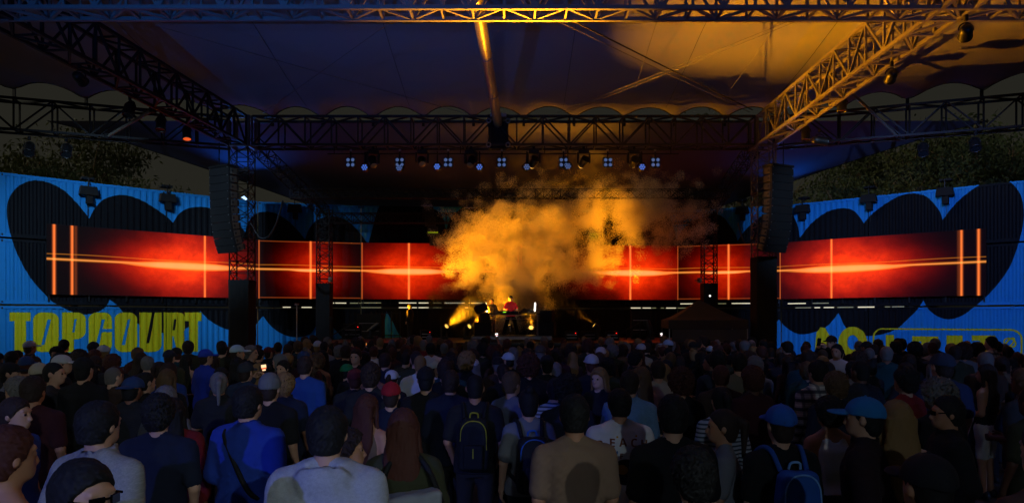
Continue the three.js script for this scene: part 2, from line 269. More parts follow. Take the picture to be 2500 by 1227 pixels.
// glowing strips added for the thin lines of light above the bottom tier
const lineGlow = new THREE.MeshStandardMaterial({ color: '#777777', emissive: lin(1, 0.9, 0.62), emissiveIntensity: 0.75, roughness: 0.4 }), lineGlowDim = new THREE.MeshStandardMaterial({ color: '#777777', emissive: lin(0.9, 0.9, 0.45), emissiveIntensity: 0.16, roughness: 0.4 });
function lightLine(key, px0, px1, v, label, pattern) {
  const r = RUN[key], u0 = onWall(r, px0, 740)[0], u1 = onWall(r, px1, 740)[0], t = u0 / r.len, o = thing('light_strip', label, 'light strip', [r.a[0] + r.dx * t, v, -(r.a[1] + r.dD * t)], r.turn, 'thin light strips above the bottom containers');
  part('channel', box(u1 - u0, 0.03, 0.03, (u1 - u0) / 2, -0.03, 0.05), M.steelDark, o);
  let u = 0; const g = mk(Math.round(px0)); while (u < u1 - u0 - 0.3) { const w = Math.min(u1 - u0 - u, 0.15 + g() * pattern), b = g(); if (b > 0.25) part('tube', box(w, 0.035 + 0.02 * b, 0.03, u + w / 2, 0, 0.05), b > 0.6 ? lineGlow : lineGlowDim, o); u += w + 0.05 + g() * 0.25; }
}
lightLine('leftInner', 690, 780, 2.92, 'bright broken light strip left of the left rear tower', 0.5); lightLine('back', 882, 1090, 2.92, 'long bright light strip left of the stage smoke', 1.6); lightLine('back', 1090, 1255, 2.92, 'light strip just behind the DJ', 1.2);
lightLine('leftInner', 800, 881, 3.16, 'thin upper light strip right of the left rear tower', 1.5); lightLine('back', 882, 1180, 3.18, 'thin upper light strip left of the DJ booth', 1.6);
lightLine('back', 1540, 1650, 2.92, 'broken light strip behind the left half of the pop-up tent', 0.5); lightLine('rightInner', 1655, 1790, 2.92, 'broken light strip above the pop-up tent peak', 0.4); lightLine('rightInner', 1660, 1840, 3.16, 'thin upper light strip above the tent', 0.9); lightLine('right', 1895, 2240, 2.9, 'long yellowish light strip below the right wing screen', 0.8); lightLine('right', 1925, 2080, 3.13, 'short upper light strip below the right wing screen', 0.8);

// ---------------------------------------------------------------- roof steel: box trusses
function boxTruss(name, label, A, B, w, h, bay, t, m, opt = {}) {   // A, B: middle of the bottom face at both ends
  const o = thing(name, label, opt.category ?? 'truss', [A.x, A.y, A.z], 0, opt.group), d = B.clone().sub(A), L = d.length(), dir = d.normalize();
  const side = opt.side ?? V(0, 1, 0).cross(dir).normalize(), up = dir.clone().cross(side).normalize(), n = Math.max(2, Math.round(L / bay));
  const C = (s, y, k) => dir.clone().multiplyScalar(L * k).addScaledVector(side, s * w / 2).addScaledVector(up, y * h);
  const geo = opt.round ? unitTube : unitBox, merged = [];
  const add = (nm, a, b, q) => opt.merge ? merged.push(barGeo(a, b, q)) : bar(nm, a, b, q, m, o, geo);
  const c0 = t / 2;
  for (const [s, y] of [[-1, 0], [1, 0], [-1, 1], [1, 1]]) bar('chord', C(s, y, 0), C(s, y, 1), t, m, o, geo);
  const b = t * 0.62;
  for (let i = 0; i <= n; i++) {
    const k = i / n, k1 = (i + 1) / n;
    for (const s of [-1, 1]) add('upright', C(s, 0, k), C(s, 1, k), b);
    if (!opt.light) { add('cross_tie', C(-1, 0, k), C(1, 0, k), b * 0.9); add('cross_tie', C(-1, 1, k), C(1, 1, k), b * 0.9); }
    if (i === n) break;
    const f = i % 2;
    for (const s of [-1, 1]) { add('brace', C(s, f, k), C(s, 1 - f, k1), b); if (opt.cross) add('brace', C(s, 1 - f, k), C(s, f, k1), b); }
    add('brace', C(f ? -1 : 1, 0, k), C(f ? 1 : -1, 0, k1), b); if (!opt.light) add('brace', C(f ? 1 : -1, 1, k), C(f ? -1 : 1, 1, k1), b);
  }
  if (opt.merge) tag(part('lattice', mergeGeometries(merged), m, o), null, null, null, 'stuff');
  return o;
}
const TB = 10.0, TH = 1.25;  // amber-lit trusses and towers get paler steel, shaded ones darker: light in the colour
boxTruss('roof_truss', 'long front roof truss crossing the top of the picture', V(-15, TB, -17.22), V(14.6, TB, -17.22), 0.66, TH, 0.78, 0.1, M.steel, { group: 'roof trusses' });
boxTruss('roof_truss', 'rear roof truss over the stage carrying the hanging lamps', V(-11.5, TB, -30.6), V(10.75, TB, -30.6), 0.85, TH, 1.2, 0.1, M.steelShaded, { group: 'roof trusses' });
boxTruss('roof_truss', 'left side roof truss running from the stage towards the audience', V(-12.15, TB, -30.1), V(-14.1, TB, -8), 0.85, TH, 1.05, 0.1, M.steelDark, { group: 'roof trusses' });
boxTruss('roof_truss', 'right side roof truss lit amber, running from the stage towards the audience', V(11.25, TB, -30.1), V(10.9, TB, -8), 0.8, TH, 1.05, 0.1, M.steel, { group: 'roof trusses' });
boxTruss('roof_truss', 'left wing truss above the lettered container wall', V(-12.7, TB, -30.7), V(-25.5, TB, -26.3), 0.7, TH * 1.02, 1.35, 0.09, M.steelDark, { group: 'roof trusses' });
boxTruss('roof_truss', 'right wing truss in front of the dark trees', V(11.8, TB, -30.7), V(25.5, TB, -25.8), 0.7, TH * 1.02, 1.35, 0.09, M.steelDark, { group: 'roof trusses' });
// corner blocks of the roof frame
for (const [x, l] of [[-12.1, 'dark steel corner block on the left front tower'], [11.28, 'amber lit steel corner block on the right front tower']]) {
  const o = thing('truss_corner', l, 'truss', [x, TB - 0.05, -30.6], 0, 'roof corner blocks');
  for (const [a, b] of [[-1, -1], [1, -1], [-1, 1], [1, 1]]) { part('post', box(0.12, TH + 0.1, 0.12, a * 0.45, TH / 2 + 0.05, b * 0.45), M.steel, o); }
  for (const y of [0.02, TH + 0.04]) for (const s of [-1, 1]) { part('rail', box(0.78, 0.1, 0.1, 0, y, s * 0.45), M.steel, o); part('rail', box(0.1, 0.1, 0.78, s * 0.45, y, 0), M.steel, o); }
}
// lattice towers
const towerLattice = (x, D, y0, y1, w, label, m, yb) => {
  const o = boxTruss('lattice_tower', label, V(x, y0, -D), V(x, y1, -D), w, w, w * 0.62, 0.065, m, { merge: true, cross: true, side: V(1, 0, 0), round: true, category: 'tower', group: 'lattice towers' });
  o.children.forEach((c) => { c.position.z += w / 2; });
  return o;
};
const cloth = new THREE.MeshStandardMaterial({ color: '#1b1c1d', roughness: 0.95, map: noiseTex(128, (u, v, x, y) => 0.75 + 0.2 * n2(x * 0.05, y * 0.3) + 0.1 * n2(x * 0.7, y * 0.7)) });
function clothWrap(x, D, w, h, label) {   // black scrim round the foot of a tower, with soft folds
  const g = new THREE.CylinderGeometry(w * 0.74, w * 0.76, h, 4 * 14, 18, true).rotateY(Math.PI / 4), p = g.attributes.position;
  for (let i = 0; i < p.count; i++) {
    const a = Math.atan2(p.getZ(i), p.getX(i)), q = 1 / Math.max(Math.abs(Math.cos(a)), Math.abs(Math.sin(a))), f = 1 + 0.018 * n2(a * 6, p.getY(i) * 0.5) + 0.01 * n2(a * 2, p.getY(i) * 3);
    const R = w * 0.52 * q * f; p.setX(i, Math.cos(a) * R); p.setZ(i, Math.sin(a) * R);
  }
  g.computeVertexNormals();
  const o = thing('tower_scrim', label, 'cloth cover', [x, 0, -D], 0, 'black covers round the tower feet');
  part('cover', g, cloth, o, [0, h / 2 + 0.01, 0]); part('ballast_base', rbox(w + 0.7, 0.16, w + 0.7, 0.03, 0, 0.085, 0), M.steelDark, o);
}
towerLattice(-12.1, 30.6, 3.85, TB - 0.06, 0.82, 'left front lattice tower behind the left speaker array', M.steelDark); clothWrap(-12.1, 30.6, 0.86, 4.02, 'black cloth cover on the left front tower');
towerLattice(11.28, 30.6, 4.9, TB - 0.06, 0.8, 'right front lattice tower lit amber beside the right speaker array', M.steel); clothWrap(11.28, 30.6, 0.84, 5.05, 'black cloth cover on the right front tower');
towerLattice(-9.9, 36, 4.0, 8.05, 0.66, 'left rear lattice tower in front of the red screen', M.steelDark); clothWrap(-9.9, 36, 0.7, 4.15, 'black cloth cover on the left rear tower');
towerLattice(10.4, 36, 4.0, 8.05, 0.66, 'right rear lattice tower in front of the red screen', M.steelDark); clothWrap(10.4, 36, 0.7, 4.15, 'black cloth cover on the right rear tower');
// rear frame: raking trusses down to the rear towers and two light trusses across the stage
boxTruss('raking_truss', 'left raking truss sloping from the front tower to the rear tower', V(-11.9, 10.1, -31.1), V(-10.0, 7.75, -36), 0.55, 0.5, 0.42, 0.055, M.steelDark, { merge: true, round: true, group: 'rear stage frame' });
boxTruss('raking_truss', 'right raking truss sloping from the front tower to the rear tower', V(11.2, 10.1, -31.1), V(10.45, 7.75, -36), 0.55, 0.5, 0.42, 0.055, M.steelDark, { merge: true, round: true, group: 'rear stage frame' });
boxTruss('light_truss', 'thin upper cross truss above the stage smoke', V(-11, 8.3, -34), V(10.8, 8.3, -34), 0.4, 0.42, 0.42, 0.05, M.steelDark, { merge: true, round: true, cross: true, light: true, group: 'rear stage frame' });
boxTruss('light_truss', 'lower rear cross truss between the two rear towers', V(-9.9, 7.35, -36), V(10.4, 7.35, -36), 0.45, 0.5, 0.5, 0.05, M.steelDark, { merge: true, round: true, cross: true, light: true, group: 'rear stage frame' });

// central roof mast tube, steel, running from the front truss back to the rear truss
{
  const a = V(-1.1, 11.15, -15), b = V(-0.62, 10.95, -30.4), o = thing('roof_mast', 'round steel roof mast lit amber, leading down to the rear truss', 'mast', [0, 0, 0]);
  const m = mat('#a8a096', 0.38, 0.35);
  const d = b.clone().sub(a), g = new THREE.CylinderGeometry(0.19, 0.19, d.length(), 32); g.applyQuaternion(new THREE.Quaternion().setFromUnitVectors(UP, d.clone().normalize())); g.translate((a.x + b.x) / 2, (a.y + b.y) / 2, (a.z + b.z) / 2);
  part('tube', g, m, o);
  for (const k of [0.28, 0.5, 0.74]) { const c = a.clone().lerp(b, k), r = new THREE.TorusGeometry(0.2, 0.014, 6, 28); r.applyQuaternion(new THREE.Quaternion().setFromUnitVectors(V(0, 0, 1), d.clone().normalize())); r.translate(c.x, c.y, c.z); part('clamp_ring', r, M.alu, o); }
  const h = thing('mast_bracket', 'bolted bracket where the mast meets the rear truss', 'bracket', [-0.6, 9.75, -30.1]);
  for (const s of [-1, 1]) { part('cheek_plate', box(0.05, 1.5, 0.5, s * 0.42, 0.75, 0), M.steelDark, h); for (const y of [0.15, 1.2]) part('shackle', new THREE.TorusGeometry(0.09, 0.03, 6, 14).translate(s * 0.42, y, 0.3), M.alu, h); }
  part('head_plate', box(0.7, 0.16, 0.4, 0, 1.45, 0.12), M.alu, h); part('back_plate', box(0.78, 1.2, 0.06, 0, 0.7, -0.2), M.steelDark, h);
}

// ---------------------------------------------------------------- fabric roof sails
const sailMat = new THREE.MeshPhysicalMaterial({ color: lin(0.27, 0.27, 0.28), roughness: 0.9 }), sailDark = new THREE.MeshPhysicalMaterial({ color: lin(0.13, 0.13, 0.22), roughness: 0.9 });
{
  const nu = 220, nv = 46, pos = [], idx = [], edgeD = (x) => x < -12 ? 31.9 + (x + 12) * 0.43 : x > 12 ? 31.9 - (x - 12) * 0.52 : 31.9;
  const sail = (x, v) => {
    const ph = ((x + 30) / 2.35) % 1, arc = 4 * ph * (1 - ph), near = Math.exp(-v * 45), D = edgeD(x) + (-14 - edgeD(x)) * v - 0.25 * arc * near;
    return V(x, 11.72 + 0.42 * arc * near + 3.1 * Math.sin(Math.PI * Math.min(1, v * 0.92)) - 0.15 * Math.pow(Math.abs(x + 0.8) / 10, 1.5) * Math.sin(Math.PI * v) + 0.55 * Math.exp(-Math.abs(x + 0.8) * 0.5) * Math.min(1, v * 4) * Math.exp(-v * 1.2) + 0.05 * n2(x * 0.3, D * 0.2), -D);
  };
  for (let j = 0; j <= nv; j++) for (let i = 0; i <= nu; i++) pos.push(...sail(-30 + 60 * i / nu, Math.pow(j / nv, 1.5)).toArray());
  for (let j = 0; j < nv; j++) for (let i = 0; i < nu; i++) { const a = j * (nu + 1) + i, b = a + nu + 1; idx.push(a, a + 1, b, b, a + 1, b + 1); }
  const g = new THREE.BufferGeometry(); g.setAttribute('position', new THREE.Float32BufferAttribute(pos, 3)); g.setIndex(idx); g.computeVertexNormals();
  const o = thing('roof_sail', 'huge tensioned fabric roof over the audience with a scalloped rear edge', 'roof sail', [0, 0, 0]);
  part('membrane', g, sailMat, o);
  const edge = []; for (let i = 0; i <= nu; i++) edge.push(V(pos[i * 3], pos[i * 3 + 1] - 0.015, pos[i * 3 + 2])); part('edge_cable', tube(edge, 0.022, nu, 5), M.steelDark, o);
  for (let k = 0; k < 25; k++) { const x = -30 + 2.35 * (k + 0.0), D = edgeD(x); part('corner_plate', box(0.12, 0.5, 0.06, x, 11.55, -D - 0.02), M.steelDark, o); }
  // panel seams and the stay wires under the sail
  const sag = (a, b, s, n = 12) => { const r = []; for (let i = 0; i <= n; i++) { const t = i / n; r.push(a.clone().lerp(b, t).add(V(0, -s * 4 * t * (1 - t), 0))); } return r; };
  const wires = [['pale stay wire rising right across the left half of the roof', at(640, 276, 31), at(955, 52, 18.6), 0.011], ['pale stay wire running down right across the left half of the roof', at(380, 62, 20), at(1135, 276, 31.4), 0.011], ['pale stay wire under the right half of the roof, rising right', at(1360, 276, 31.2), at(1935, 48, 18.6), 0.008], ['second rising stay wire just under its neighbour, right half', at(1372, 279, 31.2), at(1975, 40, 18.6), 0.008], ['dark stay wire slanting down to the right tower', at(1395, 48, 18.6), at(1838, 268, 30.6), 0.024], ['thin stay wire beside the dark one, towards the right tower', at(1350, 45, 18.6), at(1832, 274, 30.8), 0.012], ['steep bright stay wire in the amber lit sail', at(1910, 40, 18.6), at(1785, 216, 27.5), 0.008], ['short steep stay wire left in the amber lit sail', at(1620, 0, 18), at(1552, 215, 27.5), 0.012]];
  for (const [l, a, b, r] of wires) { const c = part(numbered('stay_wire'), tube(sag(a, b, 0.02), r, 14, 5), r > 0.02 ? M.cable : M.wire, scene); tag(c, l, 'wire', 'stay wires under the roof'); }
  for (const x of [-9.4, -4.7, 2.35, 7.05, 11.75, -14.1]) { const c = []; for (let k = 0; k <= 30; k++) c.push(sail(x, 0.012 + 0.42 * k / 30).add(V(0, -0.012, 0))); part('seam', tube(c, 0.009, 60, 4), M.cable, o); }
}
{ // rear sail behind the stage, from the rear truss down behind the container wall
  const nu = 60, nv = 24, pos = [], idx = [];
  for (let j = 0; j <= nv; j++) for (let i = 0; i <= nu; i++) {
    const u = i / nu * 2 - 1, v = j / nv, wide = 22.5 - 10.3 * Math.pow(v, 0.85), x = u * wide + 0.3, e = Math.abs(u);
    const D = 32.6 + 9.5 * v - 0.0 * e, sideUp = e > 0.62 ? 0 : 0;
    pos.push(x, 11.75 - 2.65 * v - 0.5 * Math.sin(Math.PI * v) * (1 - e) + sideUp, -D);
  }
  for (let j = 0; j < nv; j++) for (let i = 0; i < nu; i++) { const a = j * (nu + 1) + i, b = a + nu + 1; idx.push(a, b, a + 1, b, b + 1, a + 1); }
  const g = new THREE.BufferGeometry(); g.setAttribute('position', new THREE.Float32BufferAttribute(pos, 3)); g.setIndex(idx); g.computeVertexNormals();
  const o = thing('stage_sail', 'dark blue fabric sail sloping down behind the rear truss', 'roof sail'); part('membrane', g, sailDark, o);
  for (const s of [0, nu]) { const c = []; for (let j = 0; j <= nv; j++) { const q = (j * (nu + 1) + s) * 3; c.push(V(pos[q], pos[q + 1], pos[q + 2])); } part('edge_cable', tube(c, 0.03, 30, 5), M.steelDark, o); }
}
for (const [l, a, b] of [['diagonal brace pipe under the left side truss', at(262, 332, 27.5), at(372, 268, 25.5)], ['long diagonal brace pipe behind the right side truss', at(2035, 182, 26.5), at(2195, 336, 29)]]) { const o = thing('brace_pipe', l, 'pipe', [a.x, a.y, a.z], 0, 'brace pipes'); bar('pipe', V(0, 0, 0), b.clone().sub(a), 0.12, M.steel, o); part('end_clamp', rbox(0.2, 0.2, 0.2, 0.03), M.steelDark, o); part('end_clamp', rbox(0.2, 0.2, 0.2, 0.03), M.steelDark, o, b.clone().sub(a).toArray()); }

// ---------------------------------------------------------------- lamps
const lensDark = mat('#1a2026', 0.12, 0.2), lensBlue = new THREE.MeshStandardMaterial({ color: '#8a96a8', roughness: 0.18, metalness: 0.3, emissive: lin(0.10, 0.17, 0.42), emissiveIntensity: 0.5 }), lensBright = new THREE.MeshStandardMaterial({ color: '#8aa0c0', roughness: 0.15, emissive: lin(0.10, 0.25, 1.0), emissiveIntensity: 0.5 });
const amberLens = new THREE.MeshStandardMaterial({ color: '#332211', roughness: 0.2, emissive: lin(1, 0.55, 0.10), emissiveIntensity: 2.2 });
function aim(o, dir) { o.quaternion.setFromUnitVectors(V(0, 0, -1), dir.clone().normalize()); return o; }   // -z of the object along dir
function parCan(name, label, hang, target, len, rad, group, lensMat = lensDark) {   // yoke from the clamp, barrel turned to its target
  const o = thing(name, label, 'stage light', hang.toArray(), 0, group), dir = target.clone().sub(hang).normalize();
  part('clamp', rbox(0.09, 0.16, 0.09, 0.02, 0, -0.02, 0), M.steelDark, o);
  const yoke = part('yoke', new THREE.TorusGeometry(rad * 1.25, 0.02, 6, 16, Math.PI).translate(0, -rad * 1.25 - 0.1 - rad * 0.3, 0), M.steelDark, o);
  const head = new THREE.Group(); head.name = 'head'; head.position.set(0, -rad * 1.7 - 0.12, 0); aim(head, dir); o.add(head);
  const lathe = new THREE.LatheGeometry([[0.001, -len / 2], [rad * 0.6, -len / 2], [rad * 0.92, -len * 0.32], [rad, -len * 0.1], [rad, len * 0.42], [rad * 1.12, len * 0.43], [rad * 1.12, len / 2], [rad * 0.93, len / 2], [rad * 0.9, len * 0.4]].map(([x, y]) => new THREE.Vector2(x, y)), 20).rotateX(-Math.PI / 2);
  part('barrel', lathe, M.blackPlastic, head);
  part('lens', new THREE.CylinderGeometry(rad * 0.9, rad * 0.9, 0.02, 20).rotateX(Math.PI / 2).translate(0, 0, -len * 0.42), lensMat, head);
  o.updateMatrixWorld(true); o.userData.tip = V(0, 0, -len * 0.56).applyMatrix4(head.matrixWorld);
  return o;
}
const washL = new THREE.MeshStandardMaterial({ color: '#445566', roughness: 0.2, emissive: lin(0.4, 0.65, 1), emissiveIntensity: 2 });
// wall wash: blue-white pars on the side trusses, aimed at the container wings
{
  const W = [['black par lamp washing the lettered wall, left side truss near the audience', V(-13.7, 9.9, -17.6), V(-18.6, 4.3, -31.6), BLUEWASH, 310, 27], ['black par lamp washing the inner left wall, left side truss', V(-13.0, 9.9, -20.5), V(-12.8, 4.8, -36.4), BLUEWASH, 165, 21], ['black par lamp washing the far right wall, right side truss near the audience', V(11.45, 9.9, -17.2), V(20.0, 4.4, -33.2), lin(0.24, 0.40, 1), 430, 27], ['black par lamp washing the inner right wall, right side truss', V(11.3, 9.9, -20.3), V(15.0, 4.8, -37), lin(0.36, 0.60, 1), 140, 20]];
  for (const [l, h, t, c, I, a] of W) { const o = parCan('par_lamp', l, h, t, 0.42, 0.15, 'par lamps on the side trusses', washL); spot('wall_wash', o.userData.tip, t, c, I, a, 0.5, o, 5); }
  for (const [l, p, t, m] of [['par lamp hanging from the left side truss, left of the brace pipe', at(316, 238, 24.4), V(-14, 0, -20), lensDark], ['small par lamp hanging from the middle of the left side truss', at(392, 274, 26.4), V(-13, 0, -24), lensDark], ['par lamp with a glowing orange lens on the left side truss', at(455, 300, 28), V(-11.5, 0, -25), new THREE.MeshStandardMaterial({ color: '#220800', emissive: lin(1, 0.12, 0.02), emissiveIntensity: 0.8 })], ['par lamp hanging pointed down from the right side truss', at(2056, 226, 25.6), V(12.2, 0, -25), lensDark], ['par lamp with an amber lit barrel near the right corner block', at(1968, 300, 28), V(12, 0, -27), lensDark], ['long tube lamp lying under the right side truss', at(2002, 318, 27.4), V(16, 9.4, -27.6), lensDark]]) parCan('par_lamp', l, p, t, 0.62, 0.17, 'par lamps on the side trusses', m);
  for (const [l, px, py, D] of [['leftmost lamp under the left wing truss', 70, 336, 27.5], ['second lamp under the left wing truss', 161, 340, 28], ['lamp under the right wing truss nearer the stage', 2255, 338, 28.2], ['lamp under the right wing truss nearest the picture edge', 2382, 325, 27.4]]) parCan('par_lamp', l, at(px, py, D), at(px, py, D).add(V(px < 1250 ? 2 : -2, -6, 4)), 0.55, 0.19, 'par lamps under the wing trusses');
}
// front-of-house lamps behind the camera
{
  boxTruss('front_of_house_truss', 'lighting truss above the audience behind the viewpoint', V(-11, 6.9, 13), V(11, 6.9, 13), 0.5, 0.5, 0.8, 0.06, M.steelDark, { merge: true, round: true, group: 'front of house lighting' });
  for (const x of [-11, 11]) { const o = thing('lighting_tower', x < 0 ? 'left leg of the truss behind the viewpoint' : 'right leg of the truss behind the viewpoint', 'tower', [x, 0, 13.25], 0, 'front of house lighting'); for (const [a, b] of [[-1, -1], [1, -1], [-1, 1], [1, 1]]) part('chord', cyl(0.03, 0.03, 6.9, 8).translate(a * 0.22, 3.45, b * 0.22), M.steelDark, o); part('base_plate', box(1, 0.05, 1, 0, 0.025, 0), M.steelDark, o); }
  for (const [l, h, t, c, I, a, p] of [['white lamp right of the viewpoint', V(7.5, 6.85, 13), V(-1.6, 1.35, -3.6), lin(0.80, 0.95, 1), 140, 8, 0.4], ['blue lamp left of the viewpoint', V(-8, 6.85, 13), V(-1.9, 1.1, -5.4), DEEPBLUE, 300, 7.5, 0.35], ['soft lamp above the middle behind the viewpoint', V(1.5, 6.85, 13), V(0.5, 1.3, -13), lin(0.62, 0.80, 1), 60, 20, 0.7], ['blue lamp far right behind the viewpoint', V(10, 6.85, 13), V(6.5, 1.2, -7.5), lin(0.16, 0.32, 1), 260, 8, 0.5]]) { const o = parCan('par_lamp', l, h, t, 0.42, 0.15, 'front of house lighting', washL); spot('crowd_wash', o.userData.tip, t, c, I, a, p, o, 4); }
}
// lamps under the rear truss: four-lamp blinders, seven-cell wash lamps, moving heads
{
  const rail = thing('lamp_rail', 'thin lamp rail hung below the rear truss', 'pipe', [-8.2, 9.62, -30.3]); bar('pipe', V(0, 0, 0), V(15.6, 0, 0), 0.05, M.steelDark, rail); for (let i = 0; i < 9; i++) bar('drop_arm', V(0.3 + i * 1.87, 0, 0), V(0.3 + i * 1.87, 0.42, 0), 0.035, M.steelDark, rail);
  const W = (px) => (px - CX) / F * 30.2, Y = (py) => EYE + (HY - py) / F * 30.2, ord = ['leftmost', 'second', 'third', 'middle', 'fifth', 'sixth', 'rightmost'];
  [856, 976, 1094, 1225, 1376, 1484, 1600].forEach((px, i) => {
    const o = thing('blinder_lamp', `${ord[i]} four-lamp blinder from left under the rear truss`, 'stage light', [W(px), Y(397), -30.2], 0, 'four-lamp blinders under the rear truss');
    part('housing', rbox(0.42, 0.46, 0.16, 0.03), M.blackPlastic, o); part('yoke', box(0.05, 0.36, 0.05, 0, 0.38, -0.02), M.steelDark, o); part('clamp', rbox(0.1, 0.1, 0.1, 0.02, 0, 0.55, -0.02), M.alu, o);
    for (const [x, y] of [[-1, -1], [1, -1], [-1, 1], [1, 1]]) { const l = part('lamp', new THREE.SphereGeometry(0.085, 14, 8, 0, 7, 0, 1.2).rotateX(Math.PI / 2).translate(x * 0.105, y * 0.11, 0.05), lensBlue, o); part('rim', new THREE.TorusGeometry(0.088, 0.01, 6, 18).translate(x * 0.105, y * 0.11, 0.085), M.steelDark, l); }
  });
  [[892, 411, 1], [976, 412, 0], [1068, 409, 1], [1171, 410, 1], [1286, 410, 0], [1386, 408, 0], [1566, 410, 1]].forEach(([px, py, b], i) => {
    const o = thing('wash_lamp', `${ord[i]} round seven-cell wash lamp from left under the rear truss`, 'stage light', [W(px), Y(py), -30.0], 0, 'seven-cell wash lamps under the rear truss');
    part('housing', new THREE.CylinderGeometry(0.14, 0.17, 0.22, 18).rotateX(Math.PI / 2).translate(0, 0, -0.1), M.blackPlastic, o); part('yoke', new THREE.TorusGeometry(0.19, 0.02, 6, 14, Math.PI).translate(0, 0.02, -0.1), M.steelDark, o); part('hook', box(0.05, 0.5, 0.05, 0, 0.46, -0.12), M.steelDark, o);
    for (let k = 0; k < 7; k++) { const a = k * Math.PI / 3, q = k === 6 ? 0 : 0.095; part('cell', new THREE.CylinderGeometry(0.04, 0.04, 0.02, 12).rotateX(Math.PI / 2).translate(Math.cos(a) * q, Math.sin(a) * q, 0.02), b ? lensBright : lensBlue, o); }
  });
  [910, 1030, 1150, 1303, 1425, 1548].forEach((px, i) => {
    const o = thing('moving_head', `${ord[i]} hanging moving head from left under the rear truss`, 'stage light', [W(px), Y(375), -30.2], [0.5, 0.2, -0.3, 0.4, -0.5, -0.2][i], 'hanging moving heads');
    part('base', rbox(0.46, 0.18, 0.36, 0.03, 0, 0.05, 0), M.blackPlastic, o); part('clamp', rbox(0.12, 0.2, 0.1, 0.02, 0, 0.22, 0), M.steelDark, o);
    for (const s of [-1, 1]) part('arm', rbox(0.08, 0.48, 0.2, 0.03, s * 0.26, -0.2, 0), M.blackPlastic, o);
    const hd = new THREE.Group(); hd.name = 'head'; hd.position.set(0, -0.38, 0); hd.rotation.set([0.9, 0.6, 0.8, 0.5, 0.9, 0.6][i], 0, 0); o.add(hd);
    part('shell', new THREE.CylinderGeometry(0.14, 0.2, 0.46, 18).rotateX(Math.PI / 2).scale(1, 1.05, 1), mat('#1c1a18', 0.35), hd); part('lens', new THREE.SphereGeometry(0.17, 16, 8, 0, 7, 0, 1).rotateX(Math.PI / 2).translate(0, 0, 0.14), i >= 3 ? amberLens : mat('#c8b48a', 0.15, 0.2), hd);
    if (i >= 3) { const t = [V(-1.6, 5.6, -34.8), V(0.6, 6.2, -34.8), V(4.6, 7.2, -34.8)][i - 3], a = V(W(px), Y(375) - 0.38, -30.2), dr = t.clone().sub(a).normalize(); hd.rotation.set(0, 0, 0); o.rotation.y = 0; hd.quaternion.setFromUnitVectors(V(0, 0, 1), dr); spot('beam', a.addScaledVector(dr, 0.36), t, AMBER, [170, 150, 130][i - 3], 24, 0.9, o, 4); }  // amber light added in the three right heads to brighten the smoke
  });
}
// floor moving heads on the stage: the amber beams
const STAGE = 1.3;
function floorHead(label, px, py, D, target, I, ang, pen = 0.35, glow = amberLens, hood = false) {
  const p = at(px, py, D), o = thing('moving_head', label, 'stage light', [p.x, STAGE, p.z], 0, 'amber floor lamps on the stage'), dir = target.clone().sub(p).normalize();
  part('base', rbox(0.36, 0.14, 0.32, 0.03, 0, 0.07, 0), M.blackPlastic, o);
  const yaw = Math.atan2(dir.x, dir.z), hy = p.y - STAGE;
  for (const s of [-1, 1]) part('arm', rbox(0.06, hy - 0.02, 0.14, 0.02).rotateY(yaw).translate(Math.cos(yaw) * s * 0.19, 0.1 + hy / 2 - 0.02, -Math.sin(yaw) * s * 0.19), M.blackPlastic, o);
  const hd = new THREE.Group(); hd.name = 'head'; hd.position.set(0, hy, 0); aim(hd, dir); o.add(hd);
  part('shell', new THREE.CylinderGeometry(0.15, 0.11, 0.34, 18).rotateX(-Math.PI / 2), M.blackPlastic, hd);
  part('lens', new THREE.SphereGeometry(0.125, 16, 8, 0, 7, 0, 1.1).rotateX(-Math.PI / 2).scale(1, 1, 0.6).translate(0, 0, -0.14), glow, hd);
  if (hood) part('hood', new THREE.CylinderGeometry(0.17, 0.16, 0.36, 18, 1, true).rotateX(-Math.PI / 2).translate(0, 0, -0.3), M.blackPlastic, hd);  // added hood keeps the lens of an unseen lamp out of view
  spot('beam', p.clone().addScaledVector(dir, hood ? 0.5 : 0.27), target, AMBER, I, ang, pen, o, 4);
}
floorHead('far left amber floor lamp with a beam to the right', 1085, 800, 33.6, V(10.5, 12.2, -21.5), 8500, 19, 0.9);
floorHead('amber floor lamp just left of the stage speakers', 1140, 800, 33.6, V(14, 11.5, -22), 9000, 19, 0.9);
floorHead('amber floor lamp behind the DJ between his legs', 1245, 803, 33.2, V(-1.6, 8.5, -34.9), 220, 20, 0.9);
floorHead('amber floor lamp under the right end of the DJ table', 1297, 803, 33, V(-0.3, 10.3, -17.3), 3600, 14, 0.8);
floorHead('lone dim amber floor lamp right of the booth', 1458, 800, 33.2, V(-1.5, 6.6, -34.9), 180, 17, 0.8);
floorHead('added amber floor lamp hidden behind the booth speakers to light the smoke', 1172, 806, 32.6, V(0.4, 7.5, -34.8), 200, 30, 0.9);  // this lamp and the next three are unseen, added to light the smoke
floorHead('added unseen amber floor lamp behind the right booth speaker', 1330, 806, 32.6, V(3.0, 8.2, -34.8), 130, 30, 0.9);
floorHead('added unseen amber floor lamp behind the dark rack at stage left', 905, 806, 33.8, V(-0.4, 6.2, -34.6), 850, 20, 0.9, amberLens, true);
floorHead('added unseen amber floor lamp behind the tall case at stage right', 1588, 806, 33.2, V(4.2, 7.6, -34.6), 330, 27, 0.9, amberLens, true);
